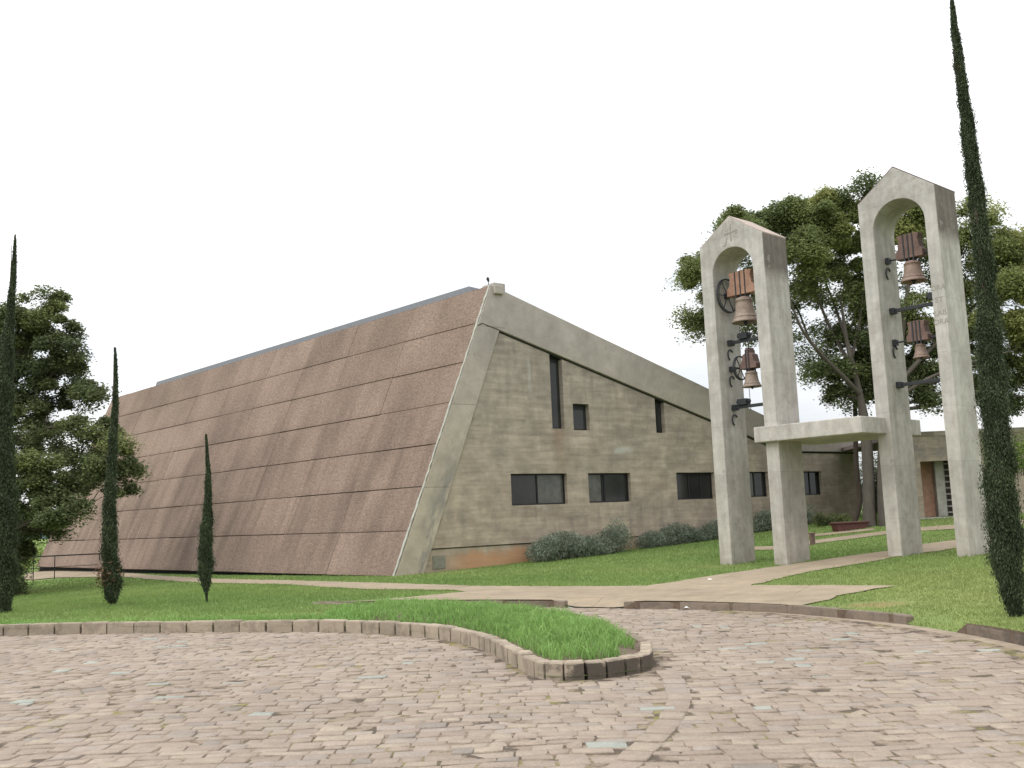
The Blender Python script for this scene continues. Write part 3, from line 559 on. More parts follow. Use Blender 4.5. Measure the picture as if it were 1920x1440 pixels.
xz_holes(wo_, holes, 0, .5, MB()).build('wall', M['wall'], B)
MB().prism([(.2, -.4), (.6, .73), (24.12, .73), (24.12, -.4)], .045, .5).build('plinth', M['wall'], B)
MB().prism([(.5, .722), (.52, .76), (5.3, .76), (5.3, .722)], .02, .3).build('plinth_joint', M['dark'], B)
# roof beam and raking edge beam (proud of the wall)
MB().prism([(3.97, 9.28), (18.0, 5.28), (20.9, 4.45), (24.2, 4.42), (24.2, 3.87), (19.0, 3.87), (4.29, 7.77), (3.55, 7.95), (3.36, 7.86)], -.09, .5).build('roof_beam', M['band'], B, bevel=.02)
MB().prism([(-.02, -.1), (3.36, 7.84), (3.58, 7.93), (4.27, 7.76), (.98, -.1)], -.07, .5).build('raking_beam', M['band'], B, bevel=.02)
MB().prism([(4.3, 7.76), (19.0, 3.865), (24.1, 3.865), (24.1, 3.80), (19.0, 3.80), (4.3, 7.70)], -.004, .2).build('beam_joint', M['dark'], B)
# mortar edge along the cladding
mb = MB(); pts = [(0+3.97*t-.03+random.uniform(-.015, .015), -.03, 9.28*t) for t in np.linspace(0, 1, 60)]; mb.tube(pts, [.025+random.uniform(0, .02) for _ in pts], 5); mb.build('edge_mortar', M['lite'], B)
# body: sides, roof, back
V = [(x+.02*(i == 0), .3, z) for i, (x, z) in enumerate(outer)]; n = len(V); V += [(x+DX*LEN, y+DY*LEN, z) for x, y, z in V]
V = [(x+.12 if abs(z) < 5 and x < 1 or x > 24 else x, y, z-.12 if z > 4 else z) for x, y, z in V]
mk('roof_shell', V, [(i, (i+1) % n, (i+1) % n+n, i+n) for i in range(1, n)]+[tuple(range(2*n-1, n-1, -1))], M['band'], B)
# windows
for i, (a, b, c, d) in enumerate(wins):
    fr = MB(); t = .05; y0, y1 = .14, .2
    fr.box((a, y0, c), (a+t, y1, d)); fr.box((b-t, y0, c), (b, y1, d)); fr.box((a+t, y0, d-t), (b-t, y1, d)); fr.box((a+t, y0, c), (b-t, y1, c+t))
    ms = [[.5], [.38, .43], [.38, .7], [.33, .66], [.66]][i]
    for k in ms: x = a+(b-a)*k; fr.box((x-.025, y0+.002, c+t), (x+.025, y1-.002, d-t))
    w = fr.build('window', M['frame'], B, label=None) if False else mk('window', fr.V, fr.F, M['frame'], B)
    sp = [a]+[a+(b-a)*k for k in ms if k != .43]+[b]
    for q, (u, v_) in enumerate(zip(sp[:-1], sp[1:])): MB().box((u+.012, .172, c+.01), (v_-.012, .18, d-.01)).build('pane', M['blind'] if (i, q) in ((0, 1), (1, 0), (3, 1)) else M['glass'], w)
for a, b, c, d in slits:
    dd = d or ib(b); w = MB()
    top = [(a, c), (b, c), (b, (d or ib(b)-.02)), (a, (d or ib(a)-.02))]
    w.prism(top, .19, .24); w = w.build('window', M['frame'], B)
    MB().prism([(a+.05, c+.05), (b-.05, c+.05), (b-.05, dd-.2), (a+.05, dd-.2)], .17, .18).build('pane', M['glass'], w)
# vent hatch low on the plinth, roof bits
h = MB().box((1.42, .02, .13), (1.88, .06, .52)).build('vent_hatch', plain('hatch_grey', (.2, .19, .15), .9), B)
# pink clad face
fu = Vector((DX, DY, 0)); fv = Vector((3.97, 0, 9.28)); fv = fv-fu*fv.dot(fu); fvn = fv.normalized(); fn = fu.cross(fvn) ; HV = fv.length
if fn.z < 0 and False: fn = -fn
# outward normal must face the viewer (negative local x side)
if fn.x > 0: fn = -fn
fx = -fu if False else fu
def face_mesh():
    V = []; Fs = []; T = []
    rows = 7; rh = HV/rows; base = [-.35, 3.8, 7.5, 10.75, 14.0, 17.25, 20.7, 24.1, 27.4, 30.6, LEN]
    for r in range(rows):
        v0, v1 = r*rh+.012, (r+1)*rh-.012
        cuts = [c+(rng.normal(0, .02) if 0 < j < len(base)-1 else 0) for j, c in enumerate(base)]
        for j in range(len(cuts)-1):
            u0, u1 = cuts[j]+.008, cuts[j+1]-.008
            s0 = s1 = 0
            if j == 0: s0, s1 = 0, 0; u0 = -.30*0+(-0.02)
            off = rng.normal(0, .003); k = len(V)
            tone = rng.uniform(.05, .95)
            for z in (off, off-.07):
                for a, b in ((u0, v0+rng.normal(0, .005)), (u1, v0+rng.normal(0, .005)), (u1, v1+rng.normal(0, .005)), (u0, v1+rng.normal(0, .005))):
                    if j == 0 and a == u0: a = -.28*b/HV-.02
                    V.append((a, b, z+(.007 if b < (v0+v1)/2 else -.002)))
            Fs += [(k, k+1, k+2, k+3), (k, k+4, k+5, k+1), (k+1, k+5, k+6, k+2), (k+2, k+6, k+7, k+3), (k+3, k+7, k+4, k)]; T += [tone]*8
    return V, Fs, T
V, Fs, T = face_mesh()
fo = mk('cladding', V, Fs, M['clad'], B, attr=T)
mat4 = Matrix(((fx.x, fvn.x, fn.x, 0), (fx.y, fvn.y, fn.y, 0), (fx.z, fvn.z, fn.z, 0), (0, 0, 0, 1))); fo.matrix_local = mat4
bk = MB(); bk.V = []; bk.add([(-.3*0-.02, -.0, -.05), (LEN, -.0, -.05), (LEN, HV, -.05), (-.3, HV, -.05)], [(0, 1, 2, 3)]); bk = bk.build('cladding_backing', M['dark'], B); bk.matrix_local = mat4
# recessed black base under the face
mb = MB(); a = Vector((.25, .35, -.6)); b = a+fu*LEN; up = Vector((0, 0, .75)); mb.add([a, b, b+up, a+up], [(0, 1, 2, 3)]); mb.build('recessed_base', M['dark'], B)
# ridge fascia set back behind the top of the face
mb = MB()
def along(u, x, z): q = Vector((3.97, 0, 9.28))+fu*(u+.28); return (q.x+x, q.y, q.z+z)
ra, rb = 1.0, 27.9
mb.add([along(ra, .25, -.3), along(rb, .25, -.3), along(rb-.5, .25, .27), along(ra+.1, .25, .27), along(ra, .85, -.4), along(rb, .85, -.4), along(rb-.5, .85, .22), along(ra+.1, .85, .22)], [(0, 1, 2, 3), (3, 2, 6, 7), (0, 3, 7, 4), (1, 5, 6, 2), (4, 7, 6, 5)])
mb.build('ridge_fascia', M['ridge'], B)
mb = MB(); mb.box((4.5, .45, 8.7), (5.0, 1.15, 9.55)); mb = mb.build('ridge_block', M['band'], B, bevel=.04)
MB().box((4.05, -.2, 8.98), (4.42, .05, 9.27)).build('gargoyle_spout', M['band'], B, bevel=.03)
mb = MB(); mb.tube([(3.95, 0, 9.2), (3.93, 0, 9.42)], .015, 6); mb.tube([(3.93, -.02, 9.40), (3.91, 0, 9.50), (3.93, .02, 9.56)], [.03, .055, .02], 8); mb.build('lightning_rod', M['steel'], B)
# ------------------------------------------------------------------ bell towers
TH = .834
def tower(lf, zb, w, d, H, Hp, ztop, label, mat, li, ri):
    t = empty('bell_tower', (lf[0], lf[1], 0), -(math.pi/2-(math.pi/2-TH)) if False else -(TH), label, 'bell tower', 'bell towers')
    r = (ri-li)/2; cx = (li+ri)/2; zs = ztop-r; arc = [(cx+r*math.cos(a), zs+r*math.sin(a)) for a in np.linspace(0, math.pi, 25)]
    b = zb-.4
    prof = [(0, b), (0, H), (w/2, Hp), (w, H), (w, b), (ri, b)]+arc+[(li, b)]
    prof = prof[::-1]
    # split into quads so shading stays clean
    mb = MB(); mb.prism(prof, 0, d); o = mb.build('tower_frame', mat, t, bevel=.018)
    ob = MB(); sl_ = [(0.005, H-.03), (w/2, Hp-.02), (w-.005, H-.03), (w+.004, H+.02), (w/2, Hp+.03), (-.004, H+.02)]
    ob.prism(sl_[::-1], .006, d+.01); ob.build('roof_slab', M['roofp'] if Hp < 9.2 else M['dkroof'], t, bevel=.008)
    return t
def e2x(e, w): return w-e
RFA = np.array([6.389, 24.56]); ev = np.array([-math.cos(TH), math.sin(TH)])
wA, wB = 1.962, 1.906; LFA = RFA+ev*wA; RFB = np.array([9.762, 22.259]); LFB = RFB+ev*wB
# local x must run from LF to RF = -ev ; angle of -ev
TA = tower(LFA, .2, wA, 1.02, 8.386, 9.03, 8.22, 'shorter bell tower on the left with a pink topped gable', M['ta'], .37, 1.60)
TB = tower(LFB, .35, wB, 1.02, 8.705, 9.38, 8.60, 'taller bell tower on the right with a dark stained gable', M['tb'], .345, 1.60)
for t in (TA, TB): t.rotation_euler = (0, 0, math.atan2(-ev[1], -ev[0]))
def tower_bits(t, w, li, ri, bars, rings, motor):
    for z, th in bars:
        mb = MB(); mb.box((li-.02, .46, z-.04), (ri+.02, .54, z+.04)); mb.box((li, .42, z-.07), (li+.12, .6, z+.07)); mb.box((ri-.12, .42, z-.06), (ri, .6, z+.06)); b = mb.build('crossbeam', M['steel'], t, bevel=.006)
    for z in rings:
        mb = MB(); P = [(li+.03, .5+.11*math.cos(a), z+.14*math.sin(a)) for a in np.linspace(.6, 4.4, 12)]; mb.tube(P, .02, 6); mb.build('cable_hook', M['steel'], t)
    for x, z in motor:
        mb = MB(); mb.box((x-.14, .4, z+.045), (x+.14, .6, z+.2)); mb.tube([(x-.2, .5, z+.13), (x+.2, .5, z+.13)], .05, 10); mb.build('bell_motor', M['steel'], t, bevel=.01)
tower_bits(TA, wA, .37, 1.60, [(5.86, 1), (4.17, 1)], [5.55, 4.85, 3.85], [(.86, 5.86), (.7, 4.17)])
tower_bits(TB, wB, .345, 1.60, [(6.09, 1), (4.32, 1)], [7.0, 5.1], [(1.45, 6.15)])
def bell(t, x, y, zt, zb, dia, label, mat, wood, yw, yh, tiers, wheel, li, ri):
    Mx = t.matrix_basis; loc = Mx@Vector((x, y, zt)); o = empty('church_bell', loc, t.rotation_euler.z, label, 'bell', 'bells hanging in the two towers'); H = zt-zb; R = dia/2
    pr = [(.02, 0), (.30*R, -.005*H), (.52*R, -.05*H), (.6*R, -.13*H), (.645*R, -.14*H), (.645*R, -.17*H), (.61*R, -.18*H), (.63*R, -.3*H), (.67*R, -.5*H), (.74*R, -.68*H), (.78*R, -.76*H), (.83*R, -.77*H), (.84*R, -.8*H), (.82*R, -.81*H), (.87*R, -.86*H), (.96*R, -.94*H), (1.0*R, -H), (.94*R, -H), (.82*R, -.9*H), (.6*R, -.6*H), (.5*R, -.1*H), (.02, -.08*H)]
    mb = MB(); mb.lathe([(r, z) for r, z in pr]); bb = mb.build('bell_body', mat, o, smooth=True)
    MB().tube([(0, 0, -.3*H), (.0, 0, -.95*H), (0, 0, -1.12*H)], [.02, .045*R/.3+.01, .02], 8).build('clapper', M['steel'], o, smooth=True)
    # yoke
    mb = MB(); g = .05; n = tiers
    prof = [(-yw/2, g), (yw/2, g), (yw/2, g+yh*.28), (yw*.40, g+yh*.42), (yw*.36, g+yh*.75), (yw*.42, g+yh*.97), (yw*.14, g+yh), (0, g+yh*(1.0 if n == 3 else 1.08)), (-yw*.14, g+yh), (-yw*.42, g+yh*.97), (-yw*.36, g+yh*.75), (-yw*.40, g+yh*.42), (-yw/2, g+yh*.28)]
    if n == 1: prof = [(-yw/2, g), (yw/2, g), (yw/2, g+yh*.25), (yw*.38, g+yh*.35), (yw*.3, g+yh*.72), (yw*.1, g+yh*.82), (yw*.09, g+yh*1.08), (-yw*.09, g+yh*1.08), (-yw*.1, g+yh*.82), (-yw*.3, g+yh*.72), (-yw*.38, g+yh*.35), (-yw/2, g+yh*.25)]
    mb.prism(prof[::-1], -.13, .13); yk = mb.build('yoke', wood, o, bevel=.012)
    mb = MB()
    for s in ((-.17, .0, .17) if n == 3 else (-.08, .08)): mb.box((s*yw-.014, -.145, -.02), (s*yw+.014, -.131, g+yh*.98)); mb.box((s*yw-.014, .131, -.02), (s*yw+.014, .145, g+yh*.98))
    mb.tube([(-.2*yw, 0, .03), (.2*yw, 0, .03)], .035, 8); mb.build('yoke_strap', M['steel'], yk)
    mb = MB(); mb.tube([(li-x, 0, g+.06), (ri-x, 0, g+.06)], .022, 8); mb.box((li-x, -.07, g-.01), (li-x+.09, .07, g+.13)); mb.box((ri-x-.09, -.07, g-.01), (ri-x, .07, g+.13)); mb.build('axle', M['steel'], o)
    if wheel:
        mb = MB(); wx = -yw/2-.07; mb.ring((wx, 0, g+.06), wheel, .04, .03); mb.ring((wx+.05, 0, g+.06), wheel*.97, .015, .02)
        for k in range(6): a = k*math.pi/3; mb.tube([(wx, .03*math.cos(a), g+.06+.03*math.sin(a)), (wx, wheel*.97*math.cos(a), g+.06+wheel*.97*math.sin(a))], .013, 5)
        mb.build('bell_wheel', M['steel'], o)
        mb = MB(); mb.tube([(wx, wheel*.98, g+.0), (wx+.1, wheel*.6, -H-.55)], .008, 5); mb.build('bell_rope', M['steel'], o)
bpy.context.view_layer.update()
bell(TA, e2x(1.03, wA), .5, 7.0, 6.32, .70, 'largest bell, under an orange wooden yoke at the top of the shorter tower', M['bronze'], M['wood_o'], .86, .62, 3, .46, .37, 1.6)
bell(TA, e2x(.97, wA), .5, 5.06, 4.64, .50, 'small bell under a dark red yoke in the lower part of the shorter tower', M['bronze'], M['wood_r'], .50, .5, 1, .32, .37, 1.6)
bell(TB, e2x(.93, wB), .5, 7.2, 6.69, .60, 'reddish bell under a brown yoke near the top of the taller tower', M['bronze2'], M['wood_r'], .66, .58, 3, 0, .345, 1.6)
bell(TB, e2x(.92, wB), .5, 5.22, 4.88, .38, 'smallest bell, low in the taller tower beneath a faded brown yoke', M['bronze2'], M['wood_r'], .52, .48, 3, 0, .345, 1.6)
# incised marks
def text(s, parent, x, z, size, y=-.001):
    cu = bpy.data.curves.new('t', 'FONT'); cu.body = s; cu.size = size; cu.extrude = .0015; cu.align_x = 'CENTER'
    ob = bpy.data.objects.new('t', cu); C.objects.link(ob); dg = bpy.context.evaluated_depsgraph_get(); me = bpy.data.meshes.new_from_object(ob.evaluated_get(dg)); bpy.data.objects.remove(ob)
    me.materials.clear(); me.materials.append(M['marks']); o = bpy.data.objects.new('lettering', me); C.objects.link(o); o.parent = parent; o.location = (x, y, z); o.rotation_euler = (math.pi/2, 0, 0)
for s, z in (('ORA', 6.28), ('ET', 6.0), ('LAB', 5.7), ('ORA', 5.5)): text(s, TB, 1.755, z, .17)
mb = MB(); cx = wA/2+.03
mb.box((cx-.013, -.005, 8.36), (cx+.013, .004, 8.82)); mb.prism([(cx-.2, 8.60), (cx-.2, 8.575), (cx+.2, 8.615), (cx+.2, 8.64)], -.006, .004); mb.prism([(cx-.13, 8.50), (cx-.20, 8.30), (cx-.175, 8.30), (cx-.105, 8.50)], -.005, .004); mb.prism([(cx-.2, 8.30), (cx-.27, 8.32), (cx-.27, 8.295), (cx-.2, 8.275)], -.005, .004); mb.box((cx+.15, -.005, 8.56), (cx+.19, .004, 8.585))
mb.build('cross_mark', M['marks'], TA)
# canopy slab through both towers
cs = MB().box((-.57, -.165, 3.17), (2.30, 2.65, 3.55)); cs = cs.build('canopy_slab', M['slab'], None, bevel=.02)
cs.location = (RFA[0], RFA[1], 0); cs.rotation_euler = TA.rotation_euler; tag(cs, 'flat square concrete canopy slab spanning between the two bell towers', 'canopy')
# ------------------------------------------------------------------ low building with doorway at the right
D = empty('entrance_building', (14.55, 38.0, 0), math.radians(-4), 'low flat concrete building with a terracotta doorway, seen between the legs of the taller tower', 'building')
mb = MB(); T0 = 4.1
xz_holes([(-.6, -.2), (-.6, T0), (9, T0), (9, -.2)], [[(.55, .93), (2.25, .93), (2.25, 3.05), (.55, 3.05)], rect(4.3, 8.4, 1.2, 3.0)], 0, .3, mb); mb.build('wall', M['wall'], D)
MB().box((-.62, -.04, 3.98), (9.02, .3, 4.16)).build('parapet', M['band'], D, bevel=.02)
MB().box((-.6, .3, 3.9), (9, 8, 4.05)).build('roof', M['dkroof'], D)
MB().box((.3, 1.2, .6), (1.35, 1.3, 3.4)).build('door_panel', M['terra'], D)
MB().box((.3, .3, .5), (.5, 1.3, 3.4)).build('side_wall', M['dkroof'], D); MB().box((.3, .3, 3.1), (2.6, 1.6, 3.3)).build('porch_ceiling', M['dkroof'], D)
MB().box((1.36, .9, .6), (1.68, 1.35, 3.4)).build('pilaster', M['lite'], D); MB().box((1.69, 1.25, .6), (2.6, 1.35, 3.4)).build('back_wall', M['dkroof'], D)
mb = MB()
for k in range(9): z = 1.1+k*.23; mb.box((1.72, 1.0, z), (1.98, 1.1, z+.05))
mb.box((1.70, 1.0, 1.0), (1.73, 1.1, 3.1)); mb.box((1.97, 1.0, 1.0), (2.0, 1.1, 3.1)); mb.build('breeze_block_screen', M['lite'], D)
MB().box((.2, -.3, .7), (3, 1.3, .97)).build('door_step', M['lite'], D)
mb = MB()
for k in range(11): mb.box((4.3+k*.41-.02, .1, 1.2), (4.3+k*.41+.02, .16, 3.0))
for k in range(5): mb.box((4.3, .105, 1.2+k*.44), (8.4, .155, 1.26+k*.44))
mb = mb.build('window', M['lite'], D); MB().box((4.3, .2, 1.2), (8.4, .22, 3.0)).build('pane', M['glass'], mb)
# ------------------------------------------------------------------ vegetation
def leafquads(P, size, up=.6, asp=.55, stretch=None):
    n = len(P); d = rng.normal(0, 1, (n, 3)); d[:, 2] *= (1-up); d /= np.linalg.norm(d, axis=1)[:, None]
    if stretch is not None: d = d*.45+np.array(stretch); d /= np.linalg.norm(d, axis=1)[:, None]
    e_ = rng.normal(0, 1, (n, 3)); e_[:, 2] *= (1-up) if stretch is None else 1; e_ -= (e_*d).sum(1)[:, None]*d; e_ /= np.linalg.norm(e_, axis=1)[:, None]
    s = size*rng.uniform(.6, 1.3, n)[:, None]
    V = np.stack([P-d*s, P+e_*s*asp, P+d*s, P-e_*s*asp], 1).reshape(-1, 3); return V, np.arange(4*n).reshape(-1, 4)
def curve(a, b, bow, n=6, wig=.08):
    a, b = np.array(a, float), np.array(b, float); L_ = np.linalg.norm(b-a); out = []
    for i in range(n+1):
        t = i/n; p = a+(b-a)*t; p = p+np.array([0, 0, bow*L_*math.sin(math.pi*t)]); 
        if 0 < i < n: p = p+rng.normal(0, wig*L_/n, 3)
        out.append(p)
    return out
def tree(name, label, base, stems, lobes, mat, barkm, nleaf, leaf=.11, Y=37, sub=.5, flat=.3, zsq=None, group=None, yw=None, tw=.10):
    """lobes: (px,py,rx,ry,dY,density,tone) measured in the photograph's pixels at depth Y"""
    root = empty(name, tuple(base), 0, label, 'tree', group); b0 = np.array(base); tr = MB(); forks = []
    for st in stems:
        pts = [np.array(p[:3], float)-b0 for p in st]; rr = [p[3]*(.78 if p[3] > .2 else .62) for p in st]; sp = smooth_line([np.append(p, r) for p, r in zip(pts, rr)], 5); tr.tube([p[:3] for p in sp], [float(p[3]) for p in sp], 10)
        forks += [(p[:3], float(p[3])) for p in sp[len(sp)//3:]]
    tr.build('trunk', barkm, root, smooth=True)
    br = MB(); LP = []; LT = []
    area = sum(l[2]*l[3]*l[5] for l in lobes)
    for (px, py, rx, ry, dY, den, tone) in lobes:
        YY = Y+dY; c = onY(px, py, YY); k = YY/F; R = np.array([rx*k, rx*k*(yw or 1.0), ry*k])*1.08; c = c-b0
        cand = [f for f in forks if f[0][2] < c[2]-.2] or forks; f = min(cand, key=lambda f: np.linalg.norm(f[0]-c)*1.0+abs(f[0][2]-(c[2]-1.2))*.3)
        r0 = min(f[1]*.6, tw); cv = curve(f[0], c-np.array([0, 0, R[2]*.4]), .10, 8); br.tube(cv, list(np.linspace(r0*.8, r0*.25, len(cv))), 6)
        ns = max(6, int(rx*ry*den*k*k/(sub*sub)*5))
        q = rng.normal(0, 1, (ns, 3)); q /= np.linalg.norm(q, axis=1)[:, None]; q *= rng.uniform(.35, 1, ns)[:, None]**.6; sc = c+q*R
        nl = nleaf*rx*ry*den/area/ns
        for s in sc:
            if rng.random() < .35: a = cv[rng.integers(len(cv)//2, len(cv))]; tt = curve(a, s, .06, 4, .2); br.tube(tt, list(np.linspace(r0*.25, .006, len(tt))), 4, False)
            m = max(8, int(nl*rng.uniform(.35, 1.7))); sg = sub*rng.uniform(.4, 1.1)
            pp = rng.normal(0, .48, (m, 3)); o_ = rng.random(m) < .08; pp[o_] *= 1.4; nr = np.maximum(np.linalg.norm(pp, axis=1), 1e-6); pp *= (1.5*np.tanh(nr/1.5)/nr)[:, None]; pp *= np.array([sg, sg, sg*flat])
            pp[:, 2] += -(pp[:, 0]**2+pp[:, 1]**2)/sg*.2
            LP.append(s+pp); LT.append(np.clip(tone+rng.normal(0, .10)+rng.normal(0, .10, m), 0, 1))
    br.build('branches', barkm, root, smooth=True)
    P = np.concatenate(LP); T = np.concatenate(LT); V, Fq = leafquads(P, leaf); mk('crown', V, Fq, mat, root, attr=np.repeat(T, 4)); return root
def at(px, py, Y): p = onY(px, py, Y); return (p[0], p[1], p[2])
def st(Y, *pts): return [(*onY(x, y, Y+(q[0] if q else 0)), r) for x, y, r, *q in pts]
# right hand trees behind the towers
Yt = 37.0
g = g1(*onY(1630, 985, Yt)[:2])
base1 = (onY(1632, 990, Yt)[0], Yt, g-.05)
tree('spreading_tree', 'wide spreading tree behind the shorter bell tower, grey trunk under the canopy', base1,
     [[(base1[0], Yt, g-.2, .36)]+st(Yt, (1630, 960, .30), (1628, 880, .27), (1622, 800, .24), (1612, 740, .2), (1600, 690, .17), (1588, 640, .12), (1582, 600, .09), (1576, 560, .06)),
      st(Yt, (1612, 740, .16), (1585, 710, .13, -.5), (1545, 670, .11, -1), (1505, 620, .08, -1.5), (1480, 560, .05, -2)), st(Yt, (1600, 690, .13), (1575, 650, .10, .5), (1550, 600, .09, .5), (1530, 550, .06, 0)), st(Yt, (1588, 640, .10), (1560, 560, .07, .8), (1535, 500, .05, 1)), st(Yt, (1597, 670, .12), (1612, 600, .09, .4), (1618, 540, .06, .8)),
      st(Yt, (1600, 700, .10), (1560, 690, .08, 1), (1520, 640, .07, 1.5), (1490, 570, .05, 2), (1440, 520, .04, 2))],
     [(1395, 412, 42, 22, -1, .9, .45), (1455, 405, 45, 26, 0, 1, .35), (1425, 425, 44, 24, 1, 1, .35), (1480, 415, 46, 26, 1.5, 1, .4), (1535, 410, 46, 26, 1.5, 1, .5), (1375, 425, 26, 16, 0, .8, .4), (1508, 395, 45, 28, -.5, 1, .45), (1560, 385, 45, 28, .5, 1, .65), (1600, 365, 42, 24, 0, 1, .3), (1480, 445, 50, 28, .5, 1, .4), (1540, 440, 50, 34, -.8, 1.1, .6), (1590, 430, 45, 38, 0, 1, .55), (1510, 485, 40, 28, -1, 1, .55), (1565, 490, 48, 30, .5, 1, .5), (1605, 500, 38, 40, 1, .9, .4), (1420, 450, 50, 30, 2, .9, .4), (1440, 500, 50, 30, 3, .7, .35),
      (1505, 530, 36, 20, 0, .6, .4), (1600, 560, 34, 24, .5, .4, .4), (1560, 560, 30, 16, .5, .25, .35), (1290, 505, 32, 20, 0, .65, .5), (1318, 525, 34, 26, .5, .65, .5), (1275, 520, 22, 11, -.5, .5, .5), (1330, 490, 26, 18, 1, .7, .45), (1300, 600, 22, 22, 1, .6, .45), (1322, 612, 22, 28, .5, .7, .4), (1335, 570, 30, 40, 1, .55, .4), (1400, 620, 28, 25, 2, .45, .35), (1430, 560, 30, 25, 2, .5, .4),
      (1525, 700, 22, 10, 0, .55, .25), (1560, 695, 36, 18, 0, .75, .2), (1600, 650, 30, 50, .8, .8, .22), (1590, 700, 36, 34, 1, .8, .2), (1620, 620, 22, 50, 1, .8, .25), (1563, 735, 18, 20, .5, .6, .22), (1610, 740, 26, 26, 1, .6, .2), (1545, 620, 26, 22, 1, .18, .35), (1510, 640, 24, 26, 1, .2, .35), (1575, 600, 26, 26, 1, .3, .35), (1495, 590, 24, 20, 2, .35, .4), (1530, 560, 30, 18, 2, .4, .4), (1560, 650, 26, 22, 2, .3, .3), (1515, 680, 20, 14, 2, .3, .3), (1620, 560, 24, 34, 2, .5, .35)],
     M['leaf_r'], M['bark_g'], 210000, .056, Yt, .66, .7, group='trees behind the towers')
base2 = (onY(1612, 985, Yt+1.5)[0]-.3, Yt+1.5, g-.05)
tree('dark_stemmed_tree', 'dark leaning slim trunk just left of the grey trunk, sparse leaves above', base2,
     [[(*base2, .2)]+st(Yt+1.5, (1612, 940, .17), (1606, 880, .16), (1604, 800, .14), (1604, 740, .12), (1612, 660, .08))], [(1625, 690, 30, 30, 1, .8, .2), (1640, 640, 30, 30, 1, .8, .25), (1632, 740, 24, 20, .5, .6, .2)], M['leaf_r'], M['bark_d'], 12000, .062, Yt+1.5, .5, .55, group='trees behind the towers')
base3 = (onY(1662, 985, Yt-.3)[0], Yt-.3, g1(onY(1662, 985, Yt-.3)[0], Yt-.3)-.1)
tree('broad_leafy_tree', 'broad tree behind and to the right of the taller bell tower, yellowing leaves', base3,
     [[(base3[0], base3[1], base3[2]-.1, .34)]+st(Yt-.3, (1658, 960, .30), (1656, 880, .27), (1660, 800, .25), (1675, 720, .21), (1690, 640, .17), (1700, 560, .12), (1708, 500, .08)), st(Yt-.3, (1668, 740, .17), (1720, 680, .14, 0), (1780, 620, .11, .5), (1840, 560, .08, 1), (1880, 520, .05, 1)), st(Yt-.3, (1665, 760, .14), (1740, 710, .10, -1), (1820, 680, .08, -1), (1890, 660, .05, -1))],
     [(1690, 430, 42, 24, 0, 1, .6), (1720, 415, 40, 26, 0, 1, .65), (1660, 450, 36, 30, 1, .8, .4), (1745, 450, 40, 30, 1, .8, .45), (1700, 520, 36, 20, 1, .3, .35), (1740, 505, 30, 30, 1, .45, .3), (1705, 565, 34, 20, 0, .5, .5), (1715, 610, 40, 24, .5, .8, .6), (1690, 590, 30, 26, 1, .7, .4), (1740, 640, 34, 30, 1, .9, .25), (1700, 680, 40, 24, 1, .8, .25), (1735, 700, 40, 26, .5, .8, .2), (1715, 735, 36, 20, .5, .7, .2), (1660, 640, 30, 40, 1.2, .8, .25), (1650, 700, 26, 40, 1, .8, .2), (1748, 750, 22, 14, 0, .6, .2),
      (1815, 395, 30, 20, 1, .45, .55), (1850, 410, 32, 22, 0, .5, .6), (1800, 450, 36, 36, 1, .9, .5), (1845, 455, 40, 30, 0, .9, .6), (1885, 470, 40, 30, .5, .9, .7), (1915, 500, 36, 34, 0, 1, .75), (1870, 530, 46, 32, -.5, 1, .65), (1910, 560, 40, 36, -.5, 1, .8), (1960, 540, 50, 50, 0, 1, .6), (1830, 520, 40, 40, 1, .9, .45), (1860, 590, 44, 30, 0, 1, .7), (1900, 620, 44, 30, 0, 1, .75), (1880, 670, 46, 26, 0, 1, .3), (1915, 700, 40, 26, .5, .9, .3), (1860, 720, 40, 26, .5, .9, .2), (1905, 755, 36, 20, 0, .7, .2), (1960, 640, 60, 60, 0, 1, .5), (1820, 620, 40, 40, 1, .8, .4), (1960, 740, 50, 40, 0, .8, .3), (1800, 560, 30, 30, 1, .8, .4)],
     M['leaf_r'], M['bark_g'], 220000, .056, Yt-.3, .66, .7, group='trees behind the towers')
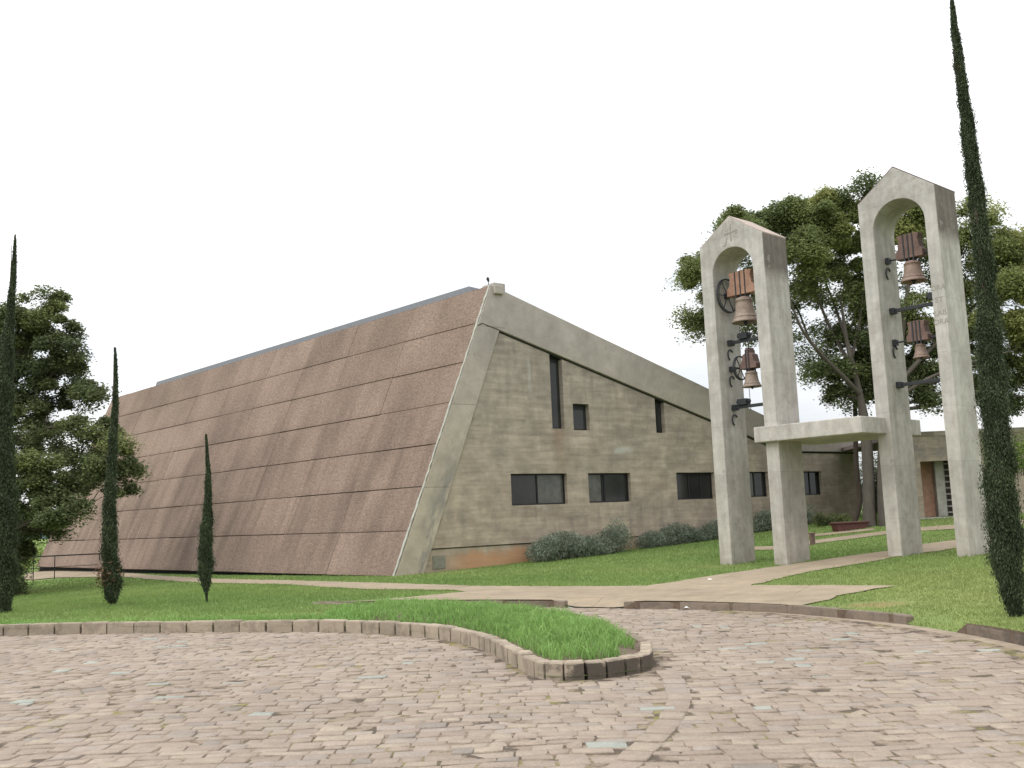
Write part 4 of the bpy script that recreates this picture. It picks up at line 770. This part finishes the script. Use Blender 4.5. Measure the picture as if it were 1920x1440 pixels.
# left hand trees
Yl = 38.0
bx, by, bz = onY(-35, 1060, Yl); gl = g1(bx, by)
tree('layered_tree', 'tall dark tree at the left edge with flat layered branches reaching over the slanted face', (bx, by, gl-.1),
     [[(bx, by, gl-.3, .45)]+st(Yl, (-30, 980, .38), (-20, 900, .33), (-5, 820, .28), (15, 740, .22), (35, 660, .16), (60, 600, .1)), st(Yl, (-10, 850, .13), (60, 812, .09, -.5), (120, 800, .065, -1), (180, 815, .05, -1.5), (220, 845, .035, -2)), st(Yl, (0, 800, .18), (60, 740, .13), (110, 690, .09), (140, 660, .06)), st(Yl, (-20, 900, .18), (50, 900, .13, -1), (110, 930, .09, -1.5), (150, 960, .06, -1.5))],
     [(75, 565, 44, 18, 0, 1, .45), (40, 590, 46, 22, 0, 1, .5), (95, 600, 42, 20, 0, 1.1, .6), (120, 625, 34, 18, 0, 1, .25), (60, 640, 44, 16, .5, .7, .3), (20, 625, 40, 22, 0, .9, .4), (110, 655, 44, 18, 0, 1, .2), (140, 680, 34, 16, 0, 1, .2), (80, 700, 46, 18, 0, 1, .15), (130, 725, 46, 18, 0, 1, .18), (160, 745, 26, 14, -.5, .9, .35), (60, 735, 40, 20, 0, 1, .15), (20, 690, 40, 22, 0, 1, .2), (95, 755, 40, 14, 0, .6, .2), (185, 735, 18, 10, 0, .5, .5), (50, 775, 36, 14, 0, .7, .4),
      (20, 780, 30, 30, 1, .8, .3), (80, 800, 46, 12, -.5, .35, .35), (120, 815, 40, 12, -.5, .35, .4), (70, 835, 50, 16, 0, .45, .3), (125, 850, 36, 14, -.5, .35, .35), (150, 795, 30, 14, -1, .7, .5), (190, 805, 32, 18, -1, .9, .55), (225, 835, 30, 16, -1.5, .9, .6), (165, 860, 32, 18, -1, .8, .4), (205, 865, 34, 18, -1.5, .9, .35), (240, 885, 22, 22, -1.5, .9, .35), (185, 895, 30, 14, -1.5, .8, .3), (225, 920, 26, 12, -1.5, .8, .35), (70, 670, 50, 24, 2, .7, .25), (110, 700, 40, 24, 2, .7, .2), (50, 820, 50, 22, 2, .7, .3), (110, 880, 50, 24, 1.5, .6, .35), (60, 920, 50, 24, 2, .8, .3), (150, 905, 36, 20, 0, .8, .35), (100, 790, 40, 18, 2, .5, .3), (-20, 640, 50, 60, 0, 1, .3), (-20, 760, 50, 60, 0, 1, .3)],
     M['leaf_l'], M['bark_d'], 180000, .058, Yl, .6, .6, group='trees at the left edge')
Yb = 36.0; bx, by, bz = onY(20, 1060, Yb); gl = g1(bx, by)
tree('bright_leaved_tree', 'lower yellow-green tree in front of the layered tree, beside the leftmost cypress', (bx, by, gl-.1),
     [[(bx, by, gl-.3, .2)]+st(Yb, (20, 1000, .16), (30, 940, .12), (50, 890, .08)), st(Yb, (25, 960, .1), (90, 930, .07), (140, 940, .05))],
     [(60, 870, 46, 20, 0, .9, .6), (50, 910, 50, 26, 0, 1, .65), (95, 900, 40, 20, 0, .9, .45), (130, 920, 34, 18, 0, .8, .4), (75, 950, 48, 22, 0, 1, .5), (120, 965, 36, 18, -.5, .9, .3), (150, 955, 26, 14, -.5, .6, .35), (45, 985, 44, 24, 2.5, 1, .35), (85, 990, 34, 14, 2, .8, .3), (20, 1020, 40, 26, 3, 1, .25), (100, 1000, 20, 10, 2, .5, .35), (30, 1045, 40, 20, 5, 1, .2), (0, 1070, 34, 20, 3, 1, .15), (40, 850, 40, 20, 1, .8, .5), (-20, 950, 50, 60, 0, .9, .4)],
     M['leaf_b'] if False else M['leaf_l'], M['bark_d'], 90000, .058, Yb, .55, .65, group='trees at the left edge')
def shrub(name, label, c, R, n, mat, leaf=.05, up=None, tone=.5, group=None, cat='shrub', asp=.3, lumps=7):
    o = empty(name, tuple(c), 0, label, cat, group); cs_ = rng.uniform(-.75, .75, (lumps, 3)); cs_[:, 2] = rng.uniform(-.2, .4, lumps); P = []; T = []
    for q in cs_:
        m = n//lumps; p = rng.normal(0, 1, (m, 3)); p /= np.linalg.norm(p, axis=1)[:, None]; p *= (rng.random(m)**.35)[:, None]; P.append(q*np.array(R)+p*np.array([min(R)*.9, min(R)*.9, R[2]*rng.uniform(.6, .95)])); T.append(np.clip(tone+rng.normal(0, .08)+rng.normal(0, .18, m), 0, 1))
    P = np.concatenate(P); T = np.concatenate(T); P[:, 2] = np.abs(P[:, 2]+R[2]*.55); V, Fq = leafquads(P, leaf, asp=asp, stretch=up); mk('leaves', V, Fq, mat, o, attr=np.repeat(T, 4))
    mb = MB()
    for k in range(9): a = rng.uniform(-.6, .6, 2)*np.array(R[:2]); mb.tube([(a[0]*.6, a[1]*.6, -.1), (a[0], a[1], R[2])], [.014, .006], 5)
    mb.build('stems', M['bark_d'], o); return o
shrub('bright_shrub', 'bright lime green shrub behind the railing at the left end of the building', (*onY(52, 1060, 56)[:2], g1(*onY(52, 1060, 56)[:2])+.1), (1.5, 1.2, 1.3), 7000, M['leaf_b'], .07, tone=.7)
shrub('dark_shrub', 'dark shaded shrub at the foot of the leftmost cypress, before the railing', (*onY(14, 1075, 37)[:2], g1(*onY(14, 1075, 37)[:2])-.1), (.6, .7, .9), 5000, M['leaf_l'], .06, tone=.15)
def wall_pt(s, off): q = P0[:2]+dr*s-nn*off; return q
def hedge(label, s0, s1, h, off, dep, n):
    o = empty('rosemary_hedge', (*wall_pt((s0+s1)/2, off), g1(*wall_pt((s0+s1)/2, off))), ang, label, 'hedge', 'hedges along the concrete wall'); P = []; T = []; c0 = o.location
    for s in np.arange(s0, s1, .22):
        hh = h*(.8+.25*math.sin(s*2.3)+.12*rng.normal()); m = int(n*.22/(s1-s0)); w = wall_pt(s, off+rng.normal(0, .05)); zg = g1(*w)-c0.z
        p = rng.normal(0, 1, (m, 3)); p /= np.linalg.norm(p, axis=1)[:, None]; p *= (rng.random(m)**.4)[:, None]; p = p*np.array([.34, dep, hh*.55]); p[:, 2] += hh*.48+zg; p[:, 0] += s-(s0+s1)/2; P.append(p); T.append(np.clip(.45+.12*rng.normal()+.18*rng.normal(0, 1, m), 0, 1))
    P = np.concatenate(P); T = np.concatenate(T); V, Fq = leafquads(P, .055, asp=.2, stretch=(0, 0, .35)); mk('leaves', V, Fq, M['bush'], o, attr=np.repeat(T, 4))
    mb = MB()
    for s in np.arange(s0+.1, s1, .3): w = wall_pt(s, off); zg = g1(*w)-c0.z; mb.tube([(s-(s0+s1)/2, 0, zg-.05), (s-(s0+s1)/2+rng.normal(0, .05), rng.normal(0, .1), zg+h*.7)], [.02, .008], 5)
    mb.build('stems', M['bark_d'], o)
hedge('blue-green bushy hedge at the wall below the largest low window', 4.95, 8.85, .98, .75, .55, 20000)
hedge('lower blue-green hedge at the wall left of the shorter bell tower', 9.95, 15.0, .78, .6, .42, 17000)
hedge('piece of hedge at the wall seen through the shorter bell tower', 16.2, 19.5, .8, .6, .4, 9000)
q = wall_pt(22.0, 1.6); shrub('low_dark_shrub', 'low dark green shrub by the wall behind the maroon trough', (*onY(1562, 980, 40)[:2], g1(*onY(1562, 980, 40)[:2])), (.9, .5, .3), 3500, M['leaf_l'], .05, tone=.5)
# more greenery closing the view under the trees
shrub('garden_bush', 'leafy green bush behind the three trunks at the end of the wall', (*onY(1648, 965, 47)[:2], .9), (1.3, 1, 2.0), 14000, M['leaf_l'], .08, tone=.2)
shrub('flowering_bush', 'green bush with yellow tips by the grilled window at the right edge', (*onY(1905, 860, 34.5)[:2], g1(*onY(1905, 860, 34.5)[:2])+1.5), (1.1, .8, .9), 3000, M['leaf_b'], .06, tone=.5)
def cypress(label, px, py, Y, H, prof, n, seed, tuft=False):
    b = onY(px, py, Y); g = g1(b[0], Y); o = empty('slim_cypress', (b[0], Y, g), 0, label, 'cypress', 'slim cypresses on the lawns')
    hs = [p[0] for p in prof]; rs = [p[1]/2 for p in prof]
    mb = MB(); mb.tube([(0, 0, -.1), (.01, 0, H*.3), (0, .01, H*.97)], [max(.02, rs[0]*.6), .04 if H > 5 else .025, .006], 7); mb.build('trunk', M['bark_d'], o, smooth=True)
    t = rng.random(n*2); r = np.interp(t, hs, rs); k = rng.random(n*2)*max(rs) < r*1.0+.02; t = t[k][:n]; r = r[k][:n]; m = len(t)
    a = rng.uniform(0, 2*math.pi, m); lump = .92+.15*np.sin(t*H*5+2*np.sin(a+seed))*np.sin(a*2+t*H*2.3+seed)+.12*np.sin(t*H*13+a*3+seed)
    rr = r*lump*(rng.random(m)**.45)*np.where(rng.random(m) < .22, rng.uniform(1., 1.5, m), 1.); P = np.column_stack([rr*np.cos(a), rr*np.sin(a), t*H]); wob = np.column_stack([.04*np.sin(t*7+seed), .04*np.cos(t*5+seed)])*(H/6); P[:, :2] += wob
    V, Fq = leafquads(P, (.017 if Y < 15 else .024), asp=.3, stretch=(0, 0, .75)); T = np.clip(.35+.25*rng.normal(0, 1, m)+.12*np.sin(t*H*6+a), 0, 1); c = mk('foliage', V, Fq, M['cyp'], o, attr=np.repeat(T, 4))
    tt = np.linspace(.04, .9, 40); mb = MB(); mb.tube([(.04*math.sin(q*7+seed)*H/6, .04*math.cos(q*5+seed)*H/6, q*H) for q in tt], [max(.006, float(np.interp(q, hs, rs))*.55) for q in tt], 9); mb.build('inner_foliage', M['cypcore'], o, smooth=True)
    if tuft:
        pp = rng.normal(0, 1, (500, 3))*np.array([.1, .1, .11])+np.array([-.06, -.1, .62]); V, Fq = leafquads(pp, .045, asp=.25); mk('dead_sprays', V, Fq, M['brown'], o)
    return o
cypress('tallest cypress on the left lawn, leftmost one at the photo edge', 4, 1150, 20.5, 7.75, [(0, .2), (.05, .3), (.12, .46), (.3, .48), (.5, .38), (.65, .30), (.8, .16), (.92, .10), (1, .03)], 75000, 1)
cypress('middle cypress of the left lawn with brown dead sprays near its foot', 208, 1133, 21.5, 5.45, [(0, .06), (.03, .3), (.1, .44), (.16, .34), (.3, .30), (.5, .23), (.7, .16), (.85, .10), (1, .04)], 45000, 2, True)
cypress('shortest cypress, alone in front of the slanted pink face', 388, 1130, 21.1, 3.45, [(0, .02), (.05, .04), (.12, .22), (.2, .30), (.4, .25), (.6, .17), (.8, .09), (1, .03)], 28000, 3)
cypress('very tall cypress on the right lawn in front of the taller tower', 1908, 1152, 12.4, 7.95, [(0, .14), (.03, .25), (.09, .37), (.2, .36), (.35, .31), (.5, .24), (.62, .20), (.8, .15), (.92, .10), (1, .02)], 230000, 4)
# ------------------------------------------------------------------ small things
r0 = hit(62, 1092); R_ = empty('metal_railing', (r0[0], r0[1], r0[2]), 0, 'dark metal handrail by the left end of the slanted face', 'railing')
a = onY(62, 1044, r0[1]); d2 = onY(190, 1038, r0[1]+3); zt = a[2]-r0[2]; b_ = np.array([d2[0]-r0[0], 3.0, d2[2]-r0[2]])
posts = [0, .30, .97]; mb = MB(); mb.tube([(0, 0, zt), tuple(b_)], .03, 8); mb.build('top_rail', M['rail'], R_)
mb = MB(); 
for k in (.55,): mb.tube([(0, 0, zt*k), (b_[0], b_[1], b_[2]-zt*(1-k))], .014, 6)
mb.build('middle_rail', M['rail'], R_)
for k in posts:
    p = b_*k; zg = g1(r0[0]+p[0], r0[1]+p[1])-r0[2]; MB().tube([(p[0], p[1], zg-.1), (p[0], p[1], zt+(b_[2]-zt)*k)], .022, 8).build('post', M['rail'], R_)
MB().tube([(b_[0], b_[1], b_[2]), (b_[0]+.12, b_[1]+.3, b_[2]+.05), (b_[0]+.3, b_[1]+.8, b_[2]-.6)], .02, 8).build('bent_end', M['rail'], R_)
mb = MB(); mb.tube([(0, 0, zt), (-2.2, -.6, zt)], .022, 8); mb.tube([(0, 0, zt*.55), (-2.2, -.6, zt*.55)], .014, 6); mb.build('side_rail', M['rail'], R_)
q = hit(1524, 1022); p = empty('wooden_post', tuple(q), .3, 'short brown wooden post on the grass behind the leg of the shorter tower', 'post'); MB().box((-.07, -.05, -.1), (.07, .05, .33)).build('post_shaft', M['wood_r'], p, bevel=.01); MB().box((-.085, -.065, .33), (.085, .065, .37)).build('post_cap', M['wood_r'], p, bevel=.01)
q = hit(1594, 994); p = empty('planter_trough', (q[0], q[1], q[2]-.02), .35, 'long maroon planter trough at the foot of the grey trunk', 'planter')
mb = MB(); mb.prism([(-.62, 0), (.62, 0), (.7, .26), (-.7, .26)], -.16, .16); mb.build('trough_body', M['trough'], p, bevel=.015); MB().box((-.74, -.2, .26), (.74, .2, .31)).build('rim', M['trough'], p, bevel=.01); MB().box((-.66, -.15, .31), (.66, .15, .325)).build('soil', M['soil'], p)
def scrap(px, py, label, s, z=None):
    q = hit(px, py) if z is None else onz(px, py, z); V = []; n = 5
    for i in range(n):
        for j in range(n): V.append(((i/(n-1)-.5)*s+rng.normal(0, s*.05), (j/(n-1)-.5)*s*.7+rng.normal(0, s*.05), .01+abs(rng.normal(0, s*.12))))
    Fs = [(i*n+j, i*n+j+1, (i+1)*n+j+1, (i+1)*n+j) for i in range(n-1) for j in range(n-1)]
    o = mk('paper_scrap', V, Fs, M['white']); o.location = tuple(q); tag(o, label, 'litter', 'scraps of white paper'); o.modifiers.new('s', 'SOLIDIFY').thickness = .004
scrap(1293, 1142, 'crumpled white paper lying on the setts against the far kerb', .16, .02)
scrap(1331, 1088, 'small white paper on the grass edge beside the path', .09)
scrap(1608, 991, 'small white scrap beside the grey tree trunk', .22)
